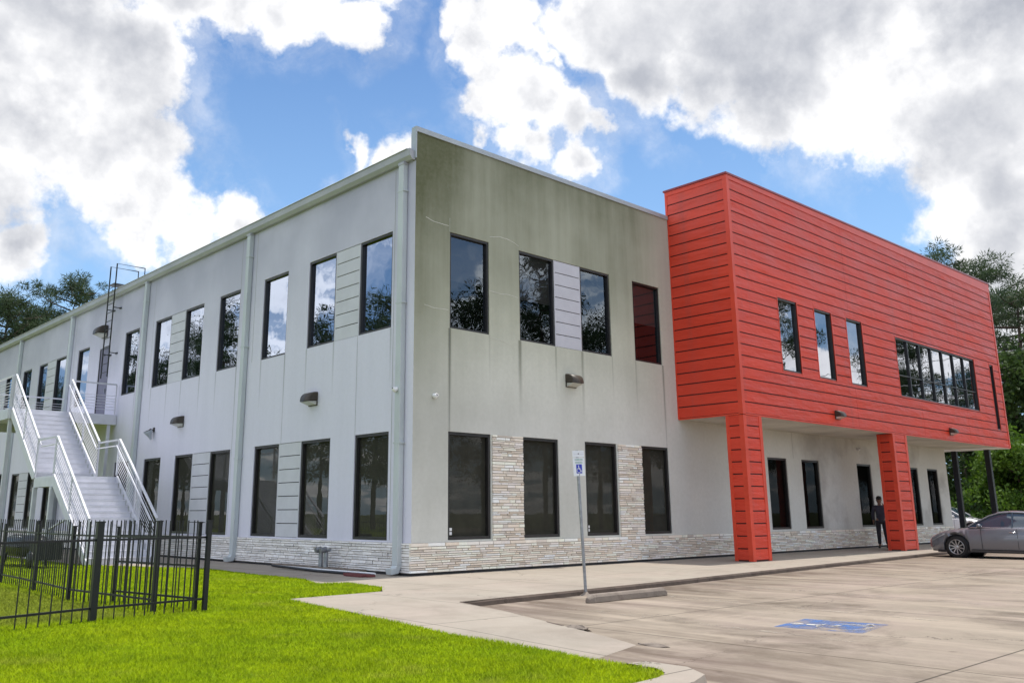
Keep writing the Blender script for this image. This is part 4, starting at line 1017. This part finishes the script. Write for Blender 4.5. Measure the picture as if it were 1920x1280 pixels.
# ------------------------------------------------------------------ cars
def lerp_tab(tab, y):
    if y <= tab[0][0]: return tab[0][1]
    for (a, va), (b, vb) in zip(tab[:-1], tab[1:]):
        if y <= b:
            u_ = (y-a)/(b-a); u_ = u_*u_*(3-2*u_)*.5 + u_*.5; return va + (vb-va)*u_
    return tab[-1][1]
def make_car(name, label, loc, rz, paint_m, sc=1.0, hsc=1.0):
    c = thing(name, label, 'car', loc, rz); c.scale = (sc, sc, sc*hsc)
    Wt = [(-2.36,.66), (-2.28,.80), (-2.0,.88), (-1.0,.915), (0,.915), (1.0,.91), (1.6,.90), (1.95,.85), (2.2,.74), (2.34,.55), (2.38,.40)]
    Tt = [(-2.36,.80), (-2.3,1.0), (-2.1,1.07), (-1.6,1.09), (.8,1.0), (.95,.985), (1.3,.945), (1.75,.87), (2.05,.78), (2.25,.66), (2.38,.52)]
    Sh = [(-2.36,.78), (-2.2,.92), (-1.6,.97), (0,.93), (.95,.90), (1.4,.86), (1.9,.75), (2.2,.62), (2.38,.50)]
    Zb = [(-2.36,.36), (-2.2,.26), (-1.8,.20), (1.8,.19), (2.2,.20), (2.38,.30)]
    WY, WR, AR = (1.40, -1.38), .335, .40
    ys = sorted(set([round(-2.36 + i*.06, 3) for i in range(80)] + [2.36, 2.38, 2.33] + [w+s_*q for w in WY for s_ in (-1, 1) for q in (.0, .1, .2, .28, .33, .37, .395, .4001, .405)]))
    ys = [y for y in ys if -2.37 < y < 2.381]
    secs = []
    for y in ys:
        w = lerp_tab(Wt, y); tp = lerp_tab(Tt, y); sh_ = lerp_tab(Sh, y); zb = lerp_tab(Zb, y)
        za = zb
        for wy in WY:
            if abs(y-wy) < AR: za = max(za, WR + math.sqrt(AR*AR-(y-wy)**2))
        fl_ = .012*max(0, 1-min(abs(y-wy) for wy in WY)/.7)
        mid = (za + sh_)*.5
        secs.append([(0,zb), (w*.62,zb), (w*.63,max(zb, za)), (w*.955+fl_,za), (w*.985+fl_,za+.06 if za < sh_-.1 else za+.01), (w+fl_,max(za+.07, min(mid, sh_-.06))), (w*.985,max(sh_-.05, za+.08)), (w*.955,sh_), (w*.86,sh_+(tp-sh_)*.45), (w*.62,tp-(.025)), (w*.3,tp-.004), (0,tp)])
    mb = MB(); m = len(secs[0])
    for sgn in (-1, 1):
        vs_ = [(sgn*p[0], y, p[1]) for y, s_ in zip(ys, secs) for p in s_]
        fs_ = [((i*m+k_, (i+1)*m+k_, (i+1)*m+k_+1, i*m+k_+1) if sgn > 0 else (i*m+k_, i*m+k_+1, (i+1)*m+k_+1, (i+1)*m+k_)) for i in range(len(ys)-1) for k_ in range(m-1)]
        mb.add(vs_, fs_, True); mb.add(vs_[-m:], [tuple(range(m))]); mb.add(vs_[:m], [tuple(range(m))])
    body = mb.build('body', paint_m, c)
    # greenhouse
    Rt = [(-1.75,1.08), (-1.45,1.22), (-1.1,1.36), (-.7,1.44), (-.2,1.462), (.1,1.44), (.35,1.36), (.65,1.20), (1.0,.98)]
    gy_ = [-1.75 + i*(2.75/34) for i in range(35)]
    def gsec(y, g_=0):
        zt = lerp_tab(Rt, y); belt = min(.93+.02*(y < 0), zt-.01); hfr = (zt-belt)/.52
        wb = .845; wt = wb - .235*max(0, min(1, hfr))
        return [(wb+g_,belt), (wb-(wb-wt)*.5+g_*1.1,belt+(zt-belt)*.5), (wt+g_,zt-.045*hfr), (wt-.06,zt-.012*hfr+g_), (wt*.5,zt+g_*.8), (0,zt+.006+g_)]
    gb = MB(); rf = MB()
    for sgn in (-1, 1):
        ss = [gsec(y) for y in gy_]; m2 = 6
        gb.add([(sgn*p[0], y, p[1]) for y, s_ in zip(gy_, ss) for p in s_], [(i*m2+k_, (i+1)*m2+k_, (i+1)*m2+k_+1, i*m2+k_+1) for i in range(len(gy_)-1) for k_ in range(m2-1)], True)
        ss = [gsec(y, .012) for y in gy_ if -1.15 < y < .22]; yy = [y for y in gy_ if -1.15 < y < .22]
        rf.add([(sgn*p[0], y, p[1]) for y, s_ in zip(yy, ss) for p in s_[2:]], [(i*4+k_, (i+1)*4+k_, (i+1)*4+k_+1, i*4+k_+1) for i in range(len(yy)-1) for k_ in range(3)], True)
        # pillars and side rails
        pa = [(sgn*(gsec(y, .012)[2][0]), y, gsec(y, .012)[2][1]) for y in [1.0, .8, .6, .4, .25, .1, -.2, -.6, -1.0, -1.3, -1.6, -1.75]]
        rf.tube(pa, [.028]*6 + [.025]*3 + [.05, .06, .06], 6)
        for yb_ in (-.28, -1.28):
            a_ = gsec(yb_, .008); rf_p = [(sgn*q[0], yb_, q[1]) for q in a_[:3]]
            (gb if yb_ > -1 else rf).tube(rf_p, .028 if yb_ > -1 else .10, 6)
    gb.build('windows', M['glass_car_dark'], c); rf.build('roof', paint_m, c)
    ch = MB()
    for sgn in (-1, 1):
        ch.tube([(sgn*.855, y, .945) for y in (.95, .4, -.3, -1.0, -1.6)], .011, 6)
    ch.build('window_trim', M['chrome'], c)
    for sgn in (-1, 1):
        sm_ = MB()
        for yy in (.62, -.42, -1.30):
            zlo = .30 if yy > -1 else .78
            sm_.add([(sgn*(.921), yy-.006, zlo), (sgn*.921, yy+.006, zlo), (sgn*.905, yy+.006, .91), (sgn*.905, yy-.006, .91)], [(0,1,2,3)])
        sm_.bar((sgn*.915, .95, .26), (sgn*.915, -.93, .26), .012, .03)
        sm_.build('door_seams', M['black'], c)
    for sgn in (-1, 1):
        for yy in (-.20, -1.12): MB().tube([(sgn*.915, yy, .80), (sgn*.945, yy-.03, .805), (sgn*.945, yy-.16, .805), (sgn*.915, yy-.19, .80)], .014, 6).build('door_handle', M['chrome'], c)
        mm = MB().lathe([(0,.10), (.05,.09), (.075,.03), (.078,-.03), (.06,-.07), (0,-.08)], 14, Matrix.Translation((sgn*1.0, .62, 1.0)) @ Matrix.Rotation(rad(90), 4, 'Y') @ Matrix.Scale(.8, 4, (1,0,0)))
        mm.bar((sgn*.88, .62, .94), (sgn*.96, .62, .98), .03); mm.build('side_mirror', paint_m, c)
        # headlight
        hl = MB(); ys2 = [1.72, 1.85, 1.98, 2.1, 2.2, 2.27]
        for i in range(len(ys2)-1):
            q = []
            for y in (ys2[i], ys2[i+1]):
                w = lerp_tab(Wt, y); s_ = lerp_tab(Sh, y); k_ = (y-1.72)/.55; hh = .03 + .07*min(1, k_*2)
                q += [(sgn*(w*.99+.012), y, s_-.05-hh*.5-.02*k_), (sgn*(w*.93+.014), y, s_+.0-.0*k_)]
            hl.add([q[0], q[2], q[3], q[1]], [(0,1,2,3)], True)
        hl.build('headlight', M['lamp'], c)
        MB().add([(sgn*(lerp_tab(Wt,y)*1.0+.012), y, z) for y, z in ((-2.05,.80), (-2.26,.80), (-2.26,.93), (-1.95,.93))], [(0,1,2,3)]).build('tail_light', M['tail'], c)
        fl2 = MB().lathe([(0,.012), (.045,.012), (.055,0)], 12, Matrix.Translation((sgn*.73, 2.19, .36)) @ Matrix.Rotation(rad(-60), 4, 'X') @ Matrix.Rotation(rad(30*sgn), 4, 'Y')); fl2.build('fog_light', M['lamp'], c)
    MB().box(-.42, .42, 2.30, 2.37, .30, .44).build('grille', M['black'], c)
    MB().box(-.86, .86, -2.0, 2.0, .17, .24).build('underbody', M['black'], c)
    for sgn in (-1, 1):
        for wy in WY:
            Mw = Matrix.Translation((sgn*.80, wy, WR)) @ Matrix.Rotation(rad(90*sgn), 4, 'Y')
            wl = thing_child('wheel', c)
            MB().lathe([(.235,-.10), (.31,-.10), (.333,-.07), (.335,.0), (.333,.07), (.31,.098), (.24,.10), (.232,.085)], 40, Mw).build('tyre', M['tyre'], wl)
            ri = MB().lathe([(.236,.098), (.232,.105), (.218,.098), (.212,.02), (.20,-.02)], 40, Mw)
            for k_ in range(10):
                a_ = 2*math.pi*k_/10
                p0 = Mw @ Vector((.04*math.cos(a_), .04*math.sin(a_), .075)); p1 = Mw @ Vector((.222*math.cos(a_+.08), .222*math.sin(a_+.08), .088))
                ri.bar(p0, p1, .030, .022, up=tuple((Mw.to_3x3() @ Vector((0,0,1)))))
            ri.lathe([(0,.095), (.035,.095), (.055,.08), (.06,.05)], 16, Mw)
            ri.build('rim', M['rim'], wl)
            MB().lathe([(0,.0), (.21,.0)], 24, Mw @ Matrix.Translation((0,0,.012))).build('brake_disc', M['disc'], wl)
            MB().lathe([(.38,-.16), (.38,.05), (.0,-.16)], 20, Mw).build('wheel_well', M['black'], wl)
    return c
def thing_child(name, parent):
    o = bpy.data.objects.new(name, None); COL.objects.link(o); o.parent = parent; return o
M['chrome'] = mat('bright_trim', (.6,.6,.62), .2, .9); M['tyre'] = mat('tyre_rubber', (.014,.013,.013), .85); M['rim'] = mat('alloy_rim', (.42,.42,.43), .3, .8)
M['disc'] = mat('wheel_recess', (.02,.02,.02), .6, .3); M['lamp'] = mat('headlamp', (.28,.28,.30), .08, .2, .8); M['tail'] = mat('tail_lamp', (.25,.01,.01), .15)
M['glass_car_dark'] = mat('car_windows', (.03,.05,.075), .04, 0, .9)
def carpaint(n, c): return mat(n, c, .32, .45, .5, **{'Coat Weight': 1.0, 'Coat Roughness': .04})
grey = carpaint('grey_car_paint', (.15,.155,.18)); wht = mat('white_car_paint', (.72,.72,.74), .25, 0, .5, **{'Coat Weight': .6})
make_car('parked_car', 'dark grey sedan parked nose-in at the kerb under the red overhang', (19.32, -5.98, -.09), 0, grey, .985, 1.0)
make_car('parked_car', 'white car parked behind the far steel post near the trees', (40.0, 3.6, -.05), math.pi, wht, 1.0, 1.12)

# ------------------------------------------------------------------ person by the second pillar
PX = thing('person', 'person in dark clothes behind the second red pillar, one hand raised to the face', 'person', (22.0, -.70, .0), rad(-62))
def skin_mesh(name, nodes, edges, m, parent, sub=2, root=0):
    me = bpy.data.meshes.new(name); me.from_pydata([n_[0] for n_ in nodes], edges, []); me.materials.append(m)
    o = bpy.data.objects.new(name, me); COL.objects.link(o); o.parent = parent
    sk = o.modifiers.new('skin', 'SKIN'); sk.use_smooth_shade = True
    for i, n_ in enumerate(nodes):
        r_ = n_[1]; me.skin_vertices[0].data[i].radius = r_ if isinstance(r_, tuple) else (r_, r_); me.skin_vertices[0].data[i].use_root = (i == root)
    o.modifiers.new('sub', 'SUBSURF').levels = sub; o.modifiers['sub'].render_levels = sub
    return o
SKIN = mat('skin', (.20,.11,.075), .55); SHIRT = speckle((.045,.045,.065), .3, 8, .9, name='dark_shirt'); TROU = speckle((.028,.028,.036), .2, 6, .9, name='dark_trousers'); HAIR = mat('black_hair', (.006,.005,.005), .6); SHOE = speckle((.05,.055,.05), .2, 6, .7, name='shoes')
k = 1.06
def N(x, y, z, r): return ((x*k, y*k, z*k), r*k if not isinstance(r, tuple) else (r[0]*k, r[1]*k))
# local: facing +Y, x to the right
nodes = [N(0,0,.98,(.15,.105)), N(0,.0,1.15,(.13,.095)), N(0,.0,1.36,(.16,.10)), N(0,.0,1.46,(.09,.07)), N(0,.01,1.53,.052), N(0,.03,1.60,.078), N(0,.025,1.68,.108), N(0,.01,1.76,.08),
         N(-.19,-.0,1.43,.055), N(-.25,.02,1.18,.043), N(-.24,.12,.95,.034), N(-.24,.15,.88,.028),
         N(.19,0,1.43,.055), N(.27,.06,1.20,.043), N(.20,.26,1.38,.033), N(.13,.24,1.52,.026),
         N(-.10,0,.92,.085), N(-.11,.01,.52,.058), N(-.12,-.03,.10,.040), N(-.12,.10,.035,.036), N(.10,0,.92,.085), N(.12,.02,.52,.058), N(.15,.06,.10,.040), N(.16,.19,.035,.036)]
edges = [(0,1),(1,2),(2,3),(3,4),(4,5),(5,6),(6,7),(2,8),(8,9),(9,10),(10,11),(2,12),(12,13),(13,14),(14,15),(0,16),(16,17),(17,18),(18,19),(0,20),(20,21),(21,22),(22,23)]
# hands: five fingers each, chained off the palm
def hand(wi, base, dirv, side, curl):
    b = Vector(base); d = Vector(dirv).normalized(); s_ = Vector(side).normalized(); n_ = d.cross(s_).normalized()
    for q, (off, ln_) in enumerate(((-.03,.065), (-.01,.075), (.01,.07), (.03,.055))):
        p1 = b + s_*off*1.1 + d*.035; p2 = p1 + (d + n_*curl*.4)*ln_*.5; p3 = p2 + (d*.6 + n_*curl)*ln_*.45
        i0 = len(nodes)
        for p, r_ in ((p1,.011), (p2,.009), (p3,.008)): nodes.append((tuple(p), r_))
        edges.extend([(wi, i0), (i0, i0+1), (i0+1, i0+2)])
    p1 = b - s_*.045 + d*.0; p2 = p1 - s_*.012 + d*.035; i0 = len(nodes); nodes.extend([(tuple(p1), .011), (tuple(p2), .009)]); edges.extend([(wi, i0), (i0, i0+1)])
hand(11, Vector(nodes[11][0]), (0,.25,-1), (0,1,.2), .5); hand(15, Vector(nodes[15][0]), (-.4,-.2,1), (0,1,.2), .7)
skin_mesh('body', nodes, edges, SKIN, PX)
skin_mesh('shirt', [N(0,0,.86,(.185,.135)), N(0,0,1.15,(.150,.115)), N(0,0,1.36,(.178,.118)), N(0,0,1.46,(.10,.085)), N(-.19,0,1.43,.072), N(-.255,.01,1.18,.060), N(-.245,.10,.98,.047), N(.19,0,1.43,.072), N(.275,.055,1.20,.060), N(.215,.23,1.35,.047)],
          [(0,1),(1,2),(2,3),(2,4),(4,5),(5,6),(2,7),(7,8),(8,9)], SHIRT, PX)
skin_mesh('trousers', [N(0,0,1.0,(.16,.118)), N(-.10,0,.90,.103), N(-.11,.01,.52,.078), N(-.12,-.03,.12,.060), N(.10,0,.90,.103), N(.12,.02,.52,.078), N(.15,.06,.12,.060)], [(0,1),(1,2),(2,3),(0,4),(4,5),(5,6)], TROU, PX)
skin_mesh('hair', [N(0,-.04,1.66,.092), N(0,-.015,1.74,.115), N(0,.03,1.79,.09)], [(0,1),(1,2)], HAIR, PX, 1)
for s_, yy in ((-1, 0), (1, .08)): skin_mesh('shoe', [N(s_*.135,-.05+yy,.045,.045), N(s_*.135,.05+yy,.045,.048), N(s_*.137,.15+yy,.035,.038)], [(0,1),(1,2)], SHOE, PX, 1)
fc = MB()
fc.lathe([(0,.028), (.012,.018), (.018,0)], 10, Matrix.Translation((0, .122*k, 1.655*k)) @ Matrix.Rotation(rad(-90), 4, 'X')).build('nose', SKIN, PX)
for s_ in (-1, 1):
    MB().lathe([(0,.008), (.008,.005), (.011,0)], 10, Matrix.Translation((s_*.034*k, .118*k, 1.685*k)) @ Matrix.Rotation(rad(-90), 4, 'X')).build('eye', M['plastic'], PX)
    MB().lathe([(0,.014), (.02,.01), (.028,0)], 10, Matrix.Translation((s_*.093*k, .02*k, 1.665*k)) @ Matrix.Rotation(rad(90*s_), 4, 'Y')).build('ear', SKIN, PX)
MB().box(-.024, .024, .124*k, .131*k, 1.612*k, 1.620*k).build('mouth', mat('lips', (.12,.04,.035), .5), PX)

# ------------------------------------------------------------------ trees
def leaf_cloud(centres, radii, per, size, seed, spiky=False, flat=.75):
    r_ = np.random.default_rng(seed); C_ = np.repeat(np.array(centres), per, 0); R_ = np.repeat(np.array(radii), per)
    n_ = len(C_); d = r_.normal(size=(n_, 3)); d /= np.linalg.norm(d, axis=1)[:, None]
    q = R_*np.power(r_.random(n_), .45); p = C_ + d*q[:, None]*np.array([1, 1, flat])
    a = r_.normal(size=(n_, 3)); a /= np.linalg.norm(a, axis=1)[:, None]
    if spiky: a = d + a*.55; a /= np.linalg.norm(a, axis=1)[:, None]
    b = np.cross(a, r_.normal(size=(n_, 3))); b /= np.linalg.norm(b, axis=1)[:, None]
    s_ = size*(.6+.8*r_.random(n_))[:, None]
    if spiky:
        V_ = np.stack([p - b*s_*.16, p + b*s_*.16, p + a*s_*1.5], 1)
    else:
        c_ = p + a*s_; V_ = np.stack([p, p + a*s_*.5 + b*s_*.38, c_, p + a*s_*.5 - b*s_*.38], 1)
    return V_.reshape(-1, 3), (3 if spiky else 4)
def tree(kind, label, loc, H_, R_, base, nlimb, nclump, per, size, seed, m, group, cr=(.6,1.1), spread=.5, trunk_r=.22):
    rr_ = random.Random(seed); t_ = thing(kind, label, 'tree', loc, 0, group)
    tb = MB(); lean = (rr_.uniform(-.5,.5), rr_.uniform(-.5,.5))
    ax = [Vector((lean[0]*(u_**2), lean[1]*(u_**2), H_*.93*u_)) for u_ in [i/8 for i in range(9)]]
    tb.tube(ax, [trunk_r*(1-.82*i/8) for i in range(9)], 8)
    cs, rs = [], []
    for i in range(nlimb):
        u_ = base + (1-base)*(i+rr_.random())/nlimb*.95; p = Vector((lean[0]*u_*u_, lean[1]*u_*u_, H_*.93*u_))
        prof = math.sin(math.pi*min(1, (u_-base)/(1-base)*.82+.18))**.7
        L_ = R_*prof*rr_.uniform(.65, 1.15); a_ = i*2.4 + rr_.uniform(-.5,.5); up_ = rr_.uniform(.1, .55)
        q1 = p + Vector((math.cos(a_)*L_*.5, math.sin(a_)*L_*.5, L_*up_*.35)); q2 = p + Vector((math.cos(a_+.15)*L_, math.sin(a_+.15)*L_, L_*up_*.8))
        tb.tube([p, q1, q2], [trunk_r*.32, trunk_r*.2, trunk_r*.06], 5, cap=False)
        for k_ in range(nclump):
            f_ = .35 + .7*(k_+rr_.random())/nclump; c_ = p.lerp(q2, min(1, f_)) + Vector((rr_.gauss(0,spread), rr_.gauss(0,spread), rr_.gauss(0,spread*.6)))
            cs.append(tuple(c_)); rs.append(rr_.uniform(*cr))
            if rr_.random() < .4: tb.tube([p.lerp(q2, min(1, f_*.8)), c_], [trunk_r*.09, trunk_r*.03], 4, cap=False)
    for q_ in range(3): cs.append((lean[0]+rr_.gauss(0,.5), lean[1]+rr_.gauss(0,.5), H_*(.90+.03*q_))); rs.append(cr[1])
    tb.build('trunk', M['bark'], t_)
    V_, pr_ = leaf_cloud(cs, rs, per, size, seed, kind == 'pine_tree')
    cr_ = tri_mesh('crown', V_, m, pr_); cr_.parent = t_
    return t_
def polar(px, dist):
    d = skydir(px, 870); h = Vector((d.x, d.y)).normalized(); return (CAM.x + h.x*dist, CAM.y + h.y*dist, -.15)
PG = 'pine trees beyond the building roof'
for i, (px, dd, H_, R_, lab) in enumerate((
    (112, 86, 23.6, 5.6, 'tallest pine behind the long roof at left, its rounded crown clear of the gutter'),
    (40, 88, 19.6, 4.6, 'lower pine behind the roof, left of the tallest one'),
    (182, 90, 22.6, 3.6, 'thin pine crown behind the roof just left of the roof ladder'),
    (-25, 84, 21.0, 4.0, 'pine behind the roof cut by the left edge of the photo'))):
    tree('pine_tree', lab, polar(px, dd), H_, R_, .66, 26, 5, 150, .19, 20+i, M['pine'], PG, (.40, .85), .65, .28)
PR_ = 'trees beyond the right end of the red box'
for i, (px, dd, H_, R_, lab) in enumerate((
    (1812, 74, 22.0, 5.6, 'tall pine with a domed crown rising over the right end of the red box'),
    (1885, 70, 19.4, 4.8, 'pine right of the domed one, with sparse drooping limbs'),
    (1935, 62, 15.5, 4.2, 'pine at the right edge of the photo, thinnest crown of the three'))):
    tree('pine_tree', lab, polar(px, dd), H_, R_, .42, 19, 5, 165, .18, 40+i, M['pine'], PR_, (.4, .8), .6, .28)
for i, (px, dd, H_, R_, m_, lab) in enumerate((
    (1915, 64, 11.8, 4.0, 'leaf', 'dark leafy tree beyond the overhead cables at the right edge'),
    (1855, 72, 8.8, 4.2, 'leaf', 'dark leafy tree filling the gap between the two steel posts'),
    (1800, 76, 8.6, 4.2, 'leaf', 'dark leafy tree seen past the wall end and nearer steel post'),
    (1965, 60, 11.0, 4.0, 'leaf', 'dark leafy tree just beyond the right edge of the frame'))):
    tree('leafy_tree', lab, polar(px, dd), H_, R_, .10, 17, 6, 105, .24, 60+i, M[m_], PR_, (.7, 1.3), .7, .2)
for i, (px, dd, H_, R_, lab) in enumerate((
    (1908, 56, 5.6, 2.6, 'bright green sunlit shrub behind the grey car, right of the posts'),
    (1872, 58, 4.6, 2.0, 'yellow-green shrub between the second steel post and the brightest shrub'),
    (1955, 60, 5.6, 2.6, 'bright green shrub at the very right edge above the grey car'))):
    tree('shrub', lab, polar(px, dd), H_, R_, .06, 14, 6, 110, .20, 80+i, M['leafb'], 'sunlit shrubs behind the parked cars', (.5, .9), .45, .08)
# low dark thicket under the far trees
cs, rs = [], []
for i in range(190):
    p = polar(1700 + i*2.0, 80 + rnd.uniform(-3, 6)); cs.append((p[0], p[1], rnd.uniform(.2, 3.6))); rs.append(rnd.uniform(.9, 1.7))
V_, pr_ = leaf_cloud(cs, rs, 90, .34, 5); th = tri_mesh('undergrowth', V_, M['leaf'], pr_); tag(th, 'dark undergrowth massed beneath the trees at right', 'undergrowth', kind='stuff')
# trees across the lot and beyond the lawn, which the windows mirror
rg_ = random.Random(5)
for i in range(14):
    x, y = 22 + i*8.6 + rg_.uniform(-2.5,2.5), -36 + rg_.uniform(-6,5)
    tree('pine_tree', 'pine across the parking lot facing the front wall, mirrored in its windows', (x, y, -.15), rg_.uniform(19, 28), rg_.uniform(3.8, 5.4), .2, 17, 6, 110, .30, 100+i, M['pine'], 'trees mirrored in the front windows', (.7, 1.3), .6, .25)
for i in range(12):
    x, y = -32 + rg_.uniform(-5,4), 30 + i*9 + rg_.uniform(-3,3)
    tree('pine_tree', 'pine beyond the lawn facing the side wall, mirrored in its windows', (x, y, -.15), rg_.uniform(20, 31), rg_.uniform(3.8, 5.4), .2, 17, 6, 110, .30, 130+i, M['pine'], 'trees mirrored in the side windows', (.7, 1.3), .6, .25)
# overhead cables at right
M['cable'] = mat('cable', (.55,.55,.55), .5)
for i, (z_, lab) in enumerate(((10.44, 'uppermost pale overhead cable right of the red box'), (9.12, 'second overhead cable from the top right of the red box'), (8.18, 'third overhead cable from the top right of the red box'), (7.30, 'lowest overhead cable right of the red box'))):
    p = [(45 + (-.02)*(y-1), y, z_ + .00015*(y+20)**2 - .06 + (.05 if i != 3 else .03)*(0)) for y in (-60, -45, -30, -15, 0, 15, 30, 45)]
    o = MB().tube(p, .022, 5).build('overhead_cable', M['cable']); tag(o, lab, 'cable', 'overhead cables')
for i, (px_, py_) in enumerate(((45, -61), (45, 46))):
    pp = thing('utility_pole', ('wooden utility pole holding the cables beyond the right of the lot', 'wooden utility pole holding the cables behind the building')[i], 'pole', (px_, py_, -.15), 0, 'utility poles')
    MB().tube([(0,0,0), (0,0,11.6)], [.17,.12], 10).build('shaft', M['bark'], pp); MB().box(-.9, .9, -.06, .06, 10.6, 10.75).build('crossarm', M['bark'], pp)
